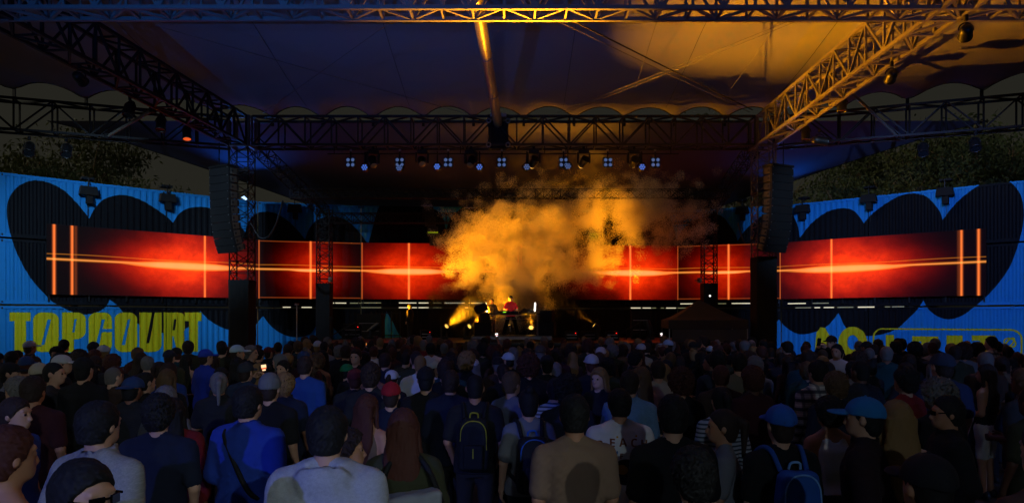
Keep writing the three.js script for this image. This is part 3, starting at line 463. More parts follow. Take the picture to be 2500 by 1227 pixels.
// deep blue uplights for the sails: on the truss behind the viewpoint and on the container roofs
for (const [l, p, t, I, A = 60] of [['blue uplight on the roof of the left inner containers', V(-14.6, 8.6, -37.2), V(-13.5, 11.2, -33.5), 16], ['blue uplight on the roof of the right inner containers', V(15.6, 8.6, -38.5), V(14.5, 11.2, -34), 9], ['blue floor uplight behind the viewpoint, far left', V(-10, 0.08, 5), V(-8, 13.5, -9), 900, 30], ['blue floor uplight behind the viewpoint, left of the middle', V(-3, 0.08, 7), V(-3, 13.5, -8), 430, 30], ['blue floor uplight behind the viewpoint, right', V(9, 0.08, 5), V(9, 13.5, -8), 300, 30]]) {
  const o = thing('flood_lamp', l, 'stage light', p.toArray(), 0, 'blue roof uplights'), dir = t.clone().sub(p).normalize(); part('foot', rbox(0.3, 0.08, 0.3, 0.02, 0, -0.02, 0), M.blackPlastic, o); const hd = new THREE.Group(); hd.name = 'head'; hd.position.set(0, 0.2, 0); aim(hd, dir); o.add(hd); part('housing', rbox(0.34, 0.26, 0.16, 0.02), M.blackPlastic, hd); part('lens', box(0.28, 0.2, 0.02, 0, 0, -0.09), washL, hd);
  spot('sail_wash', p.clone().add(V(0, 0.2, 0)).addScaledVector(dir, 0.2), t, lin(0.02, 0.20, 1), I, A, 0.6, o, 5);
}

// ---------------------------------------------------------------- stage and what stands on it
{
  const deck = new THREE.MeshStandardMaterial({ color: '#16130f', roughness: 0.38, map: noiseTex(256, (u, v, x, y) => 0.7 + 0.25 * n2(x * 0.03, y * 0.03) + 0.15 * n2(x * 0.4, y * 0.4)) });
  const o = thing('stage_platform', 'low dark stage platform at the foot of the back wall', 'stage', [0.3, 0, -28.6]);
  const n = 8; for (let i = 0; i < n; i++) for (let j = 0; j < 3; j++) part('deck_panel', box(17.6 / n - 0.012, 0.1, 8.1 / 3 - 0.012, -8.8 + (i + 0.5) * 17.6 / n, STAGE - 0.05, -(j + 0.5) * 8.1 / 3), deck, o);
  for (let i = 0; i < n; i++) part('front_panel', box(17.6 / n - 0.015, STAGE - 0.12, 0.04, -8.8 + (i + 0.5) * 17.6 / n, (STAGE - 0.12) / 2 + 0.005, -0.03), M.black, o);
  const r = thing('stage_riser', 'aluminium edged riser carrying the DJ booth', 'riser', [0, STAGE, -30.0]);
  const x0 = at(1150, 0, 30).x, x1 = at(1348, 0, 30).x;
  part('deck', box(x1 - x0, 0.05, 2.4, (x0 + x1) / 2, 0.225, -1.2), deck, r);
  part('front_rail', rbox(x1 - x0, 0.14, 0.05, 0.012, (x0 + x1) / 2, 0.16, 0.03), mat('#8d9099', 0.45, 0.55), r);
  for (const k of [0, 0.33, 0.68, 1]) { const f = part('foot', cyl(0.04, 0.04, 0.2, 10).translate(x0 + 0.06 + (x1 - x0 - 0.12) * k, 0.1, -0.05), M.alu, r); part('latch', rbox(0.1, 0.17, 0.03, 0.01, x0 + 0.06 + (x1 - x0 - 0.12) * k, 0.155, 0.072), M.alu, f); }
}
const RISER = STAGE + 0.25;
{ // DJ table: truss legs and a long top with players, mixer and leads
  const D = 30.7, xl = at(1184, 0, D).x, xr = at(1314, 0, D).x, top = EYE + (HY - 765) / F * D, o = thing('dj_table', 'truss legged DJ table in front of the performer', 'table', [0, RISER, -D]);
  const h = top - RISER, w = xr - xl;
  part('table_top', rbox(w + 0.1, 0.04, 0.85, 0.01, (xl + xr) / 2, h - 0.02, 0), M.black, o);
  for (const x of [xl + 0.03, xr - 0.03]) for (const z of [0.36, -0.36]) part('leg', cyl(0.03, 0.03, h - 0.06, 10).translate(x, (h - 0.06) / 2 + 0.01, z), M.alu, o);
  for (const y of [h - 0.07, h - 0.24]) for (const z of [0.36]) part('truss_rail', cyl(0.018, 0.018, w - 0.06, 8).rotateZ(Math.PI / 2).translate((xl + xr) / 2, y, z), M.alu, o);
  for (let i = 0; i < 6; i++) { const a = xl + 0.1 + (w - 0.2) * i / 6, b = a + (w - 0.2) / 6; bar('truss_brace', V(a, h - (i % 2 ? 0.24 : 0.07), 0.36), V(b, h - (i % 2 ? 0.07 : 0.24), 0.36), 0.014, M.alu, o); }
  const gear = (n, l, c, x, wd, ht, dp, extra) => { const g = thing(n, l, c, [x, top, -D - 0.02], 0, 'gear on the DJ table'); part('case', rbox(wd, ht, dp, 0.012, 0, ht / 2 + 0.002, 0), M.blackPlastic, g); extra?.(g); return g; };
  const jog = (g) => { part('jog_wheel', cyl(0.1, 0.11, 0.02, 24).translate(0, 0.112, 0.05), M.steelDark, g); part('screen', box(0.16, 0.004, 0.08, 0, 0.104, -0.14), new THREE.MeshStandardMaterial({ color: '#050505', emissive: lin(0.2, 0.5, 0.9), emissiveIntensity: 0.5 }), g); };
  gear('media_player', 'left media player on the DJ table', 'player', xl + 0.62, 0.33, 0.1, 0.4, jog); gear('media_player', 'second media player beside the mixer', 'player', xl + 0.99, 0.33, 0.1, 0.4, jog);
  gear('dj_mixer', 'mixer with a green lit strip at the middle of the DJ table', 'mixer', at(1232, 0, D).x, 0.34, 0.11, 0.4, (g) => { part('green_strip', box(0.14, 0.028, 0.01, 0, 0.06, 0.206), new THREE.MeshStandardMaterial({ color: '#112200', emissive: lin(0.35, 1, 0.05), emissiveIntensity: 1.2 }), g); for (let i = 0; i < 4; i++) part('fader_knob', cyl(0.012, 0.012, 0.03, 8).translate(-0.09 + i * 0.06, 0.125, 0.06), M.alu, g); });
  gear('media_player', 'media player under the performer', 'player', at(1256, 0, D).x, 0.33, 0.1, 0.4, jog); gear('media_player', 'rightmost media player on the DJ table', 'player', at(1276, 0, D).x, 0.33, 0.1, 0.4, jog);
  const c = thing('cable_heap', 'tangle of black leads at the right end of the DJ table', 'cables', [at(1292, 0, D).x, top, -D]); for (let i = 0; i < 9; i++) { const p = []; for (let k = 0; k < 7; k++) p.push(V(rr(-0.45, 0.4), 0.03 + rr(0, 0.22) * (1 - k / 9), rr(-0.2, 0.25))); part('lead', tube(p, 0.016, 30, 5), M.cable, c); }
  for (const [px, l, tilt] of [[1189, 'glowing white light tube at the left end of the DJ table', 0.12], [1305, 'glowing white light tube at the right end of the DJ table', -0.06]]) { const q = thing('light_tube', l, 'lamp', [at(px, 0, D).x, top, -D + 0.1], 0, 'white light tubes on the DJ table'); const t = part('tube', new THREE.CapsuleGeometry(0.035, 0.36, 4, 10).translate(0, 0.28, 0), new THREE.MeshStandardMaterial({ color: '#ffffff', emissive: lin(1, 0.86, 0.72), emissiveIntensity: 3 }), q); t.rotation.z = tilt; const pl = new THREE.PointLight(lin(1, 0.86, 0.72), 0.9); pl.name = 'tube_light'; pl.position.set(0, 0.28, 0); pl.castShadow = true; q.add(pl); part('stand', cyl(0.05, 0.06, 0.06, 12).translate(0, 0.03, 0), M.black, q); }
}
// booth speakers: stacked subs with a wedge on top, left and right
function speakerBox(name, label, w, h, d, pos, turn, tilt = 0, group = 'booth speakers') {
  const o = thing(name, label, 'speaker', pos, turn, group); const g = new THREE.Group(); g.name = 'cabinet'; g.rotation.z = tilt; o.add(g);
  part('enclosure', rbox(w, h, d, 0.025, 0, h / 2, 0), M.black, g); part('grille', box(w * 0.88, h * 0.88, 0.012, 0, h / 2, d / 2 + 0.004), mat('#15161a', 0.7, 0.3), g);
  for (const s of [-1, 1]) part('handle', rbox(0.012, 0.1, 0.2, 0.004, s * (w / 2 + 0.004), h * 0.6, 0), M.rubber, g);
  return o;
}
{
  const D = 30.4, X = (px) => at(px, 0, D).x;
  speakerBox('subwoofer', 'large black subwoofer standing left of the DJ table', 0.72, 0.6, 0.8, [X(1177), RISER, -D - 0.1], 0.1); speakerBox('subwoofer', 'upper black speaker stacked left of the DJ table', 0.44, 0.42, 0.6, [X(1182), RISER + 0.605, -D - 0.1], 0.15);
  speakerBox('monitor_wedge', 'black wedge monitor tilted on top of the left speaker stack', 0.5, 0.36, 0.45, [X(1178), RISER + 1.06, -D - 0.1], 0.3, 0.42);
  speakerBox('subwoofer', 'dark subwoofer standing right of the DJ table', 0.7, 0.62, 0.8, [X(1337), STAGE + 0.255, -D - 0.25], -0.2); speakerBox('subwoofer', 'dark speaker stacked on the right subwoofer', 0.55, 0.5, 0.6, [X(1337), STAGE + 0.88, -D - 0.25], -0.3);
  const mk2 = thing('microphone_stand', 'amber lit pole leaning at the right end of the booth', 'stand', [X(1318), RISER, -D - 0.5]); bar('pole', V(0, 0.02, 0), V(0.28, 1.35, 0), 0.035, mat('#c0a070', 0.4, 0.5), mk2); part('base', cyl(0.14, 0.16, 0.04, 18).translate(0, 0.02, 0), M.black, mk2);
  // dark cases, racks and monitors along the stage edges
  let k = 0; for (const [px, w, h, Dp, l] of [[860, 0.9, 0.75, 34, 'dark flight case at the left of the stage'], [905, 1.3, 1.25, 35, 'tall dark equipment rack left on the stage'], [1395, 0.6, 0.42, 32, 'floor monitor with pale slats right of the booth'], [1436, 0.6, 0.42, 32, 'second floor monitor right of the booth'], [1495, 0.6, 0.42, 32, 'third floor monitor right of the booth'], [1565, 1.0, 1.5, 34.5, 'tall dark case at the right of the stage'], [1040, 0.55, 0.45, 33, 'floor monitor near the left amber lamps']]) {
    const o = thing('equipment_case', l, 'case', [at(px, 0, Dp).x, STAGE, -Dp], rr(-0.2, 0.2), 'equipment on the stage'); part('body', rbox(w, h, 0.6, 0.02, 0, h / 2 + 0.002, 0), M.black, o); for (const y of [0.3, 0.62]) part('slat', box(w * 0.8, 0.03, 0.012, 0, h * y, 0.305), M.alu, o); for (const s of [-1, 1]) part('edge_strip', box(0.03, h * 0.96, 0.012, s * w * 0.48, h / 2, 0.304), M.steelDark, o);
    if (k++ % 2 === 0) part('status_light', new THREE.SphereGeometry(0.025, 8, 6).translate(w * 0.3, h * 0.8, 0.31), new THREE.MeshStandardMaterial({ color: '#200', emissive: lin(1, 0.03, 0.02), emissiveIntensity: 1.5 }), o);
  }
  const fr = thing('ladder_rack', 'dark scaffold frame standing before the blue sail shape on the wall', 'rack', [at(950, 0, 35.2).x, STAGE, -35.2]); for (const x of [-0.35, 0.1, 0.55]) part('post', box(0.05, 1.4, 0.05, x, 0.7, 0), M.steelDark, fr); for (const y of [0.15, 1.3]) part('rail', box(0.95, 0.05, 0.04, 0.1, y, 0.03), M.steelDark, fr);
  for (const [px, l, x0] of [[835, 'black stair handrail left of the stage', 0], [1530, 'black stair handrail right of the stage', 1]]) { const s = thing('handrail', l, 'railing', [at(px, 0, 33).x, 0, -33]); bar('rail', V(-0.8, 1.35, 0), V(0.7, 2.15, 0), 0.05, M.steelDark, s); bar('rail', V(-0.8, 0.95, 0), V(0.7, 1.75, 0), 0.04, M.steelDark, s); for (const x of [-0.75, 0, 0.65]) bar('post', V(x, 0, 0), V(x, 1.35 + (x + 0.8) * 0.53, 0), 0.045, M.steelDark, s); }
}
// hanging flat light panels over the stage
{
  const paleGreen = new THREE.MeshStandardMaterial({ color: '#222', emissive: lin(0.42, 0.55, 0.01), emissiveIntensity: 0.5 }), white = new THREE.MeshStandardMaterial({ color: '#222', emissive: lin(1, 0.7, 0.42), emissiveIntensity: 0.9 });
  const D = 36.6;
  [[1042, 505, 1065, 600, 'leftmost hanging light blade over the stage', 0.78, paleGreen], [1146, 510, 1158, 598, 'second hanging light blade over the stage, in the smoke', 0.78, paleGreen], [1244, 515, 1256, 600, 'middle hanging light blade with a bright diagonal tube', 0.78, paleGreen], [1350, 515, 1348, 600, 'fourth hanging light blade with a white bar', 0.78, white], [1461, 515, 1448, 600, 'rightmost hanging light blade over the stage', 0.78, paleGreen]].forEach(([x0, y0, x1, y1, l, f, m], i) => {
    const a = at(x0, y0, D), b = at(x1, y1, D), o = thing('hanging_lamp', l, 'stage light', a.toArray(), 0, 'hanging light blades over the stage'), d = b.clone().sub(a), w = 0.58;
    const g = new THREE.BufferGeometry(), q = (k, s, z) => [d.x * k + s * w / 2, d.y * k, z];
    bar('spine', V(0, 0.05, 0), d.clone(), 0.08, M.steelDark, o);
    for (let k = 0; k < 4; k++) { const y = d.y * (k + 0.5) / 4, x = d.x * (k + 0.5) / 4; part('panel', new THREE.BoxGeometry(w, Math.abs(d.y) / 4 - 0.02, 0.05).translate(x, y, 0.06), mat('#2a241c', 0.6), o); }
    part('lit_bar', box(w * 0.96, i === 3 ? 0.09 : 0.05, 0.02, d.x * 0.66, d.y * 0.66, 0.1), m, o); if (i === 4 || i === 2) part('lit_field', box(w * 0.96, 0.32, 0.015, d.x * 0.74, d.y * 0.74, 0.092), new THREE.MeshStandardMaterial({ color: '#222', emissive: lin(0.2, 0.25, 0.005), emissiveIntensity: 0.5 }), o);
    if (i === 2) bar('lit_tube', V(-0.12, -0.1, 0.13), V(d.x + 0.02, d.y + 0.03, 0.13), 0.05, new THREE.MeshStandardMaterial({ color: '#222', emissive: lin(0.6, 0.6, 0.02), emissiveIntensity: 0.8 }), o);
    part('hanger', box(w * 1.05, 0.05, 0.06, 0, 0.06, 0.03), M.alu, o);
  });
}
// line arrays
function lineArray(label, px0, py0, D, yaw, n, lean) {
  const p = at(px0, py0, D), o = thing('line_array', label, 'speaker', p.toArray(), yaw, 'hanging speaker arrays');
  const W = 1.22, H = 0.335, DP = 0.52, encl = mat('#06080b', 0.85), gr = new THREE.MeshStandardMaterial({ color: '#07090c', roughness: 0.95, map: noiseTex(64, (u, v, x, y) => (x % 3 && y % 3) ? 0.9 : 0.35) });
  part('fly_frame', box(W, 0.09, DP + 0.1, 0, 0.06, -DP / 2), M.steelDark, o);
  for (const s of [-1, 1]) part('chain', box(0.03, 1.1, 0.03, s * 0.3, 0.62, -DP / 2), M.steelDark, o);
  const shape = new THREE.Shape(); shape.moveTo(0, 0); shape.lineTo(0, -H + 0.012); shape.lineTo(-DP, -H + 0.05); shape.lineTo(-DP, -0.05); shape.closePath();
  const eg = new THREE.ExtrudeGeometry(shape, { depth: W, bevelEnabled: false }).rotateY(-Math.PI / 2).translate(W / 2, 0, 0);   // profile in (z, y)
  const plate = rbox(0.014, H * 0.78, DP * 0.6, 0.005), gril = box(W - 0.08, H - 0.045, 0.012, 0, -H / 2, 0.006), hnd = rbox(0.02, 0.09, 0.1, 0.01);
  let y = 0, z = 0, a = 0;
  for (let i = 0; i < n; i++) {
    a += i < n * 0.4 ? 0.008 : 0.02 + 0.012 * (i - n * 0.4); const g = new THREE.Group(); g.name = 'cabinet'; g.position.set(0, y, z); g.rotation.x = a; o.add(g);
    part('enclosure', eg, encl, g); part('grille', gril, gr, g);
    for (const s of [-1, 1]) { part('side_plate', plate, mat('#4a4640', 0.5, 0.3), g, [s * (W / 2 + 0.008), -H / 2, -DP * 0.5]); part('handle', hnd, M.rubber, g, [s * (W / 2 + 0.018), -H * 0.5, -DP * 0.35]); part('rigging_pin', unitBox, M.alu, g, [s * (W / 2 - 0.05), -0.03, 0.018]).scale.set(0.04, 0.03, 0.02); }
    y -= Math.cos(a) * H; z -= Math.sin(a) * H;
  }
  return o;
}
lineArray('left hanging speaker array, dark front, curving back at the bottom', 533, 409, 29.2, -0.5, 11);
lineArray('right hanging speaker array with amber lit side plates', 1912, 407, 29.2, 0.42, 11);
for (const [l, a, b, c] of [['black signal cable looping down from the left array', at(612, 545, 30), at(650, 580, 30), at(690, 490, 31)], ['black signal cable looping beside the right array', at(1803, 545, 31), at(1825, 593, 30.5), at(1848, 555, 30)]]) { tag(part(numbered('hanging_cable'), tube([a, a.clone().lerp(b, 0.6).add(V(0, -0.25, 0)), b, b.clone().lerp(c, 0.4).add(V(0.1, -0.1, 0)), c], 0.04, 40, 7), M.cable, scene), l, 'cable', 'signal cables'); }
// loudspeakers hung on the containers
for (const [px, py, key, l] of [[211, 470, 'left', 'black wall speaker between the first two dark lobes, left wing'], [403, 487, 'left', 'black wall speaker between the second and third lobes, left wing'], [720, 512, 'leftInner', 'black wall speaker beside the left raking truss'], [1812, 516, 'rightInner', 'black wall speaker left of the right speaker array'], [1965, 512, 'right', 'black wall speaker just right of the right speaker array'], [2126, 488, 'right', 'middle black wall speaker on the right wing'], [2311, 472, 'right', 'outermost black wall speaker on the right wing']]) {
  const r = RUN[key], [u, v] = onWall(r, px, py), t = u / r.len, o = thing('wall_speaker', l, 'speaker', [r.a[0] + r.dx * t, v, -(r.a[1] + r.dD * t)], r.turn, 'speakers hung on the container tops');
  part('roof_bracket', box(0.5, 0.1, 0.5, 0, 0.62, 0.05), M.black, o); part('hanger', box(0.05, 0.42, 0.05, 0, 0.4, 0.36), M.steelDark, o); part('arm', box(0.06, 0.05, 0.4, 0, 0.6, 0.2), M.steelDark, o);
  const s = new THREE.Shape([[-0.3, 0.16], [0.3, 0.16], [0.36, -0.2], [-0.36, -0.2]].map(([x, y]) => new THREE.Vector2(x, y)));
  part('horn_box', new THREE.ExtrudeGeometry(s, { depth: 0.34, bevelEnabled: true, bevelSize: 0.015, bevelThickness: 0.015, bevelSegments: 1 }).translate(0, 0.04, 0.2), M.black, o); part('lower_box', rbox(0.26, 0.36, 0.3, 0.02, 0.03, -0.37, 0.36), M.black, o); part('lead', box(0.02, 0.55, 0.02, 0.02, -0.82, 0.1), M.cable, o);
}
// pop-up tent right of the stage
{
  const D = 32.5, p = at(1715, 830, D), o = thing('popup_tent', 'dark pop-up tent with a pyramid roof right of the stage', 'tent', [p.x, 0, -D], -0.12), w = 1.75, e = 2.25, pk = 3.05, R = 1.35, fab = mat('#3c3b3c', 0.9);
  const roof = (n, a, b, c) => { const g = new THREE.BufferGeometry(), P = []; const N = 8; for (let i = 0; i < N; i++) for (let j = 0; j < N - i; j++) { const q = (s, t) => { const k = 1 - s - t; const v = V(0, 0, 0).addScaledVector(a, k).addScaledVector(b, s).addScaledVector(c, t); v.y -= 0.16 * Math.sin(Math.PI * t) * (1 - t); return v; }; const s0 = i / N, t0 = j / N, d = 1 / N; P.push(q(s0, t0), q(s0 + d, t0), q(s0, t0 + d)); if (j < N - i - 1) P.push(q(s0 + d, t0), q(s0 + d, t0 + d), q(s0, t0 + d)); } g.setFromPoints(P); g.computeVertexNormals(); return part(n, g, fab, o); };
  const c = [V(-w, e, w), V(w, e, w), V(w, e, -w), V(-w, e, -w)], top = V(-0.15, pk + 0.15, 0); for (let i = 0; i < 4; i++) roof('roof_panel', c[i], c[(i + 1) % 4], top);
  part('front_valance', box(2 * w, 0.4, 0.02, 0, e - 0.2, w), fab, o); for (const s of [-1, 1]) part('side_valance', box(0.02, 0.4, 2 * w, s * w, e - 0.2, 0), fab, o); part('front_wall', box(2 * w - 0.2, e - 0.45, 0.02, 0.05, (e - 0.45) / 2 + 0.03, w - 0.03), mat('#4a4f52', 0.9), o);
  for (const [x, z] of [[-w, w], [w, w], [w, -w], [-w, -w]]) part('leg', box(0.05, e, 0.05, x * 0.98, e / 2, z * 0.98), M.alu, o);
}
// slim poles
for (const [px, D, h, l, m] of [[724, 35, 3.0, 'thin bright metal pole in front of the left inner wall', mat('#e8e2d0', 0.25, 0.6)], [808, 34, 2.3, 'thin dark pole right of the left rear tower', M.steelDark]]) { const o = thing('pole', l, 'pole', [at(px, 0, D).x, 0, -D]); part('shaft', cyl(0.03, 0.035, h, 12).translate(0, h / 2, 0), m, o); part('cap', rbox(0.2, 0.1, 0.14, 0.02, 0, h + 0.04, 0), m, o); part('base', cyl(0.16, 0.18, 0.05, 16).translate(0, 0.025, 0), M.steelDark, o); }
{ const o = thing('work_light', 'small white lamp on the right rear tower', 'lamp', at(1733, 722, 35.4).toArray()); part('body', rbox(0.16, 0.16, 0.12, 0.03), M.black, o); part('lens', new THREE.SphereGeometry(0.05, 10, 8).translate(0, 0, 0.06), new THREE.MeshStandardMaterial({ color: '#fff', emissive: lin(1, 1, 0.9), emissiveIntensity: 1.6 }), o); part('bracket', box(0.06, 0.06, 0.4, 0, 0, -0.2), M.steelDark, o); }
for (const [px, py, D, l] of [[806, 682, 35.4, 'small pale box on the left rear tower'], [1708, 684, 35.4, 'small pale box on the right rear tower']]) { const o = thing('junction_box', l, 'box', at(px, py, D).toArray(), 0.3); part('case', rbox(0.2, 0.26, 0.12, 0.02), mat('#8a8078', 0.7), o); part('clamp', box(0.26, 0.05, 0.3, 0, 0, -0.1), M.steelDark, o); }

// ---------------------------------------------------------------- trees behind the wall
const barkMat = mat('#8a7355', 0.9);
const leafMats = ['#3f4a1d', '#4a4f20', '#35441f', '#555022'].map((c) => new THREE.MeshPhysicalMaterial({ color: c, roughness: 0.9, transmission: 0.25, thickness: 0 }));
function tree(label, px, D, topPy, crownW, crownH, leaves, group, kind = 0) {
  const base = at(px, 0, D), H = EYE + (HY - topPy) / F * D, o = thing('tree', label, 'tree', [base.x, 0, -D], 0, group);
  const wood = [], tips = [];
  const limb = (p, d, L, r, lv) => {
    const n = 4, pts = [p.clone()]; let q = p.clone(), e = d.clone();
    for (let i = 0; i < n; i++) { e.add(V(rr(-0.22, 0.22), rr(-0.02, 0.16), rr(-0.22, 0.22))).normalize(); q = q.clone().addScaledVector(e, L / n); pts.push(q); if (lv >= 2 || (lv === 1 && i > 1)) tips.push(q); }
    for (let i = 0; i < n; i++) { const a = pts[i], b = pts[i + 1], r0 = r * (1 - i / n * 0.55), r1 = r * (1 - (i + 1) / n * 0.55), dd = b.clone().sub(a), g = new THREE.CylinderGeometry(r1, r0, dd.length() * 1.04, lv ? 5 : 9, 1, true); g.applyQuaternion(new THREE.Quaternion().setFromUnitVectors(UP, dd.normalize())); g.translate((a.x + b.x) / 2, (a.y + b.y) / 2, (a.z + b.z) / 2); wood.push(g); }
    if (lv < 3) { const k = lv ? 4 : 7; for (let i = 0; i < k; i++) { const f = rr(0.45, 1), idx = Math.min(n, Math.floor(f * n)); const az = rnd() * 6.283; limb(pts[idx], e.clone().multiplyScalar(0.55).add(V(Math.cos(az) * 0.8 * crownW, rr(0.1, 0.6), Math.sin(az) * 0.8)).normalize(), L * rr(0.42, 0.68), r * 0.42, lv + 1); } }
  };
  limb(V(0, 0, 0), V(rr(-0.1, 0.1), 1, 0), H * 0.66, H * 0.022, 0);
  part('trunk', mergeGeometries(wood), barkMat, o);
  const pos = [], per = Math.ceil(leaves * 2.1 / Math.max(1, tips.length));
  for (const t of tips) for (let i = 0; i < per; i++) {
    const c = t.clone().add(V(rr(-1, 1), rr(-0.9, 0.7), rr(-1, 1)).multiplyScalar(H * 0.055 * crownH)), s = H * 0.0075 * rr(0.7, 1.5), a = V(rr(-1, 1), rr(-1.6, 0.2), rr(-1, 1)).normalize(), b = a.clone().cross(V(rr(-1, 1), rr(-1, 1), rr(-1, 1))).normalize();
    if (c.y > H) continue;
    const p0 = c, p1 = c.clone().addScaledVector(a, s * 1.2).addScaledVector(b, s * 0.45), p2 = c.clone().addScaledVector(a, s * 2.6), p3 = c.clone().addScaledVector(a, s * 1.2).addScaledVector(b, -s * 0.45);
    for (const v of [p0, p1, p2, p0, p2, p3]) pos.push(v.x, v.y, v.z);
  }
  const g = new THREE.BufferGeometry(); g.setAttribute('position', new THREE.Float32BufferAttribute(pos, 3)); g.computeVertexNormals();
  part('crown', g, leafMats[kind], o);
}
{
  const LG = 'trees behind the left container wing', RG = 'trees behind the right container wing', CG = 'far tree tops seen in the gap above the rear truss';
  tree('bushy tree at the left picture edge above the lettered wall', 40, 42, 335, 1.2, 1.25, 6500, LG, 0); tree('pale barked tree with a leaning trunk above the left wing', 175, 44, 318, 1.2, 1.25, 7000, LG, 1); tree('rounded olive tree left of the bare sky, left wing', 285, 41, 345, 1, 1.15, 6500, LG, 1);
  tree('small dark tree behind the left rear tower', 650, 56, 470, 1.3, 1, 2500, LG, 2);
  const rl = ['dense tree right of the right speaker array', 'tall dark tree behind the right wing truss', 'pale leaved tree beside the right wing lamps', 'wide dark tree above the right wing wall', 'dark tree near the right picture edge', 'tall dark tree at the right picture edge'];
  [[1985, 44, 405, 1.1, 0], [2090, 47, 345, 1.3, 2], [2180, 45, 330, 1.2, 1], [2280, 48, 290, 1.4, 0], [2390, 44, 310, 1.3, 2], [2500, 46, 280, 1.4, 0]].forEach(([px, D, y, w, k], i) => tree(rl[i], px, D, y, w, 1.45, 7500, RG, k));
  const cl = ['leftmost far tree top above the rear truss, beside the mast', 'far tree top above the rear truss right of the mast', 'far tree top above the rear truss under the amber sail', 'rightmost far tree top above the rear truss'];
  [[1142, 72, 272], [1450, 70, 270], [1552, 72, 268], [1850, 66, 272]].forEach(([px, D, y], i) => tree(cl[i], px, D, y, 1.2, 1, 2600, CG, 1));
}
console.log('stage done');

// ---------------------------------------------------------------- stage smoke: fine drifting particles lit by the lamps
{
  const g0 = mk(77), pos = [], N = 200;
  for (let i = 0; i < N; i++) { let x, y, z; do { x = g0() * 2 - 1; y = g0() * 2 - 1; z = g0() * 2 - 1; } while (x * x + y * y + z * z > 1); const s = 0.0115, a = g0() * 6.28, b = g0() * 6.28; const u = V(Math.cos(a) * Math.cos(b), Math.sin(b), Math.sin(a) * Math.cos(b)), w = u.clone().cross(V(g0() - 0.5, g0() - 0.5, g0() - 0.5)).normalize(), c = V(x, y, z).multiplyScalar(0.27 * Math.pow(g0(), 0.2));
    for (const v of [c.clone().addScaledVector(u, s), c.clone().addScaledVector(u, -s * 0.5).addScaledVector(w, s * 0.87), c.clone().addScaledVector(u, -s * 0.5).addScaledVector(w, -s * 0.87)]) pos.push(v.x, v.y, v.z); }
  const geo = new THREE.BufferGeometry(); geo.setAttribute('position', new THREE.Float32BufferAttribute(pos, 3)); geo.computeVertexNormals();
  const m = new THREE.MeshPhysicalMaterial({ color: lin(0.86, 0.80, 0.60), roughness: 1, specularIntensity: 0, transmission: 0.5, thickness: 0 });  // warm tint puts amber light into the colour of neutral smoke
  const mats = [], q = new THREE.Quaternion(), e = new THREE.Euler(), s1 = V(1, 1, 1);
  const plumes = [[0.2, 4.0, 1.6, 2.6, 1.0], [-1.0, 6.3, 1.7, 1.7, 1.1], [-0.2, 7.3, 1.9, 1.3, 0.8], [1.9, 6.9, 1.8, 1.7, 0.95], [3.6, 7.6, 2.1, 1.3, 0.7], [3.0, 4.9, 2.2, 1.2, 0.75], [4.2, 5.6, 1.5, 1.0, 0.5], [6.3, 7.8, 2.3, 1.5, 0.75], [8.2, 7.2, 1.7, 1.3, 0.5], [1.2, 5.4, 2.3, 1.6, 0.85], [-1.9, 5.2, 1.2, 1.4, 0.7], [0.4, 3.0, 1.4, 0.9, 1.0]];
  const dens = (x, y, z) => {
    let d = 0; for (const [cx, cy, rx, ry, b] of plumes) { const ex = (x - cx - (y - cy) * 0.25) / rx, ey = (y - cy) / ry; d = Math.max(d, b * Math.exp(-(ex * ex + ey * ey))); }
    const wx = x + 0.7 * n3(x * 0.5, y * 0.5, z * 0.5 + 9), wy = y + 0.7 * n3(x * 0.5 + 20, y * 0.5, z * 0.5), a = (wx * 0.8 + wy * 0.6), b = (wy * 0.8 - wx * 0.6), f = 0.55 * fbm(a * 0.42, b * 0.95, z * 0.6) + 0.62 * (0.5 - 1.6 * Math.abs(fbm(a * 0.5 + 7, b * 1.15, z * 0.7))) - 0.1;
    return d * Math.pow(sstep(-0.12, 0.42, f + (d - 0.5) * 0.4), 1.3);
  };
  let tries = 0; while (mats.length < 6600 && tries++ < 300000) {
    const x = rr(-4.5, 10.5), y = rr(1.7, 10), z = -34.6 + rr(-1.1, 1.1);
    if (g0() > dens(x, y, z) || y < 3.5 && Math.abs(x - 0.5) > 1.7) continue;
    mats.push(new THREE.Matrix4().compose(V(x, y, z), q.setFromEuler(e.set(rnd() * 6, rnd() * 6, rnd() * 6)).clone(), s1.clone().multiplyScalar(rr(0.8, 1.5))));
  }
  const smoke = new THREE.Group(); smoke.name = 'stage_smoke'; tag(smoke, 'billowing stage smoke glowing amber above the DJ', 'smoke', null, 'stuff'); scene.add(smoke);
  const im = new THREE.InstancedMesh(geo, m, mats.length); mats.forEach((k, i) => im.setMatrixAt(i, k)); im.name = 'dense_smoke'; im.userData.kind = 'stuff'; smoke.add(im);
  const thin = geo.clone(), hz = []; { const p = thin.attributes.position, c = V(0, 0, 0), t = V(0, 0, 0); for (let i = 0; i < p.count; i += 3) { c.set(0, 0, 0); for (let k = 0; k < 3; k++) c.add(t.fromBufferAttribute(p, i + k)); c.multiplyScalar(1 / 3); for (let k = 0; k < 3; k++) { t.fromBufferAttribute(p, i + k).sub(c).multiplyScalar(0.55).addScaledVector(c, 1.5); p.setXYZ(i + k, t.x, t.y, t.z); } } }
  for (let i = 0; i < 3600; i++) hz.push(new THREE.Matrix4().compose(V(rr(-4, 5.2), rr(1.55, 3.7), rr(-34.3, -32.3)), q.setFromEuler(e.set(rnd() * 6, rnd() * 6, rnd() * 6)).clone(), s1));
  const ih = new THREE.InstancedMesh(thin, new THREE.MeshPhysicalMaterial({ color: lin(0.018, 0.018, 0.018), roughness: 1, specularIntensity: 0, transmission: 0.5, thickness: 0 }), hz.length); hz.forEach((k, i) => ih.setMatrixAt(i, k)); ih.name = 'thin_haze'; ih.userData.kind = 'stuff'; smoke.add(ih);
}

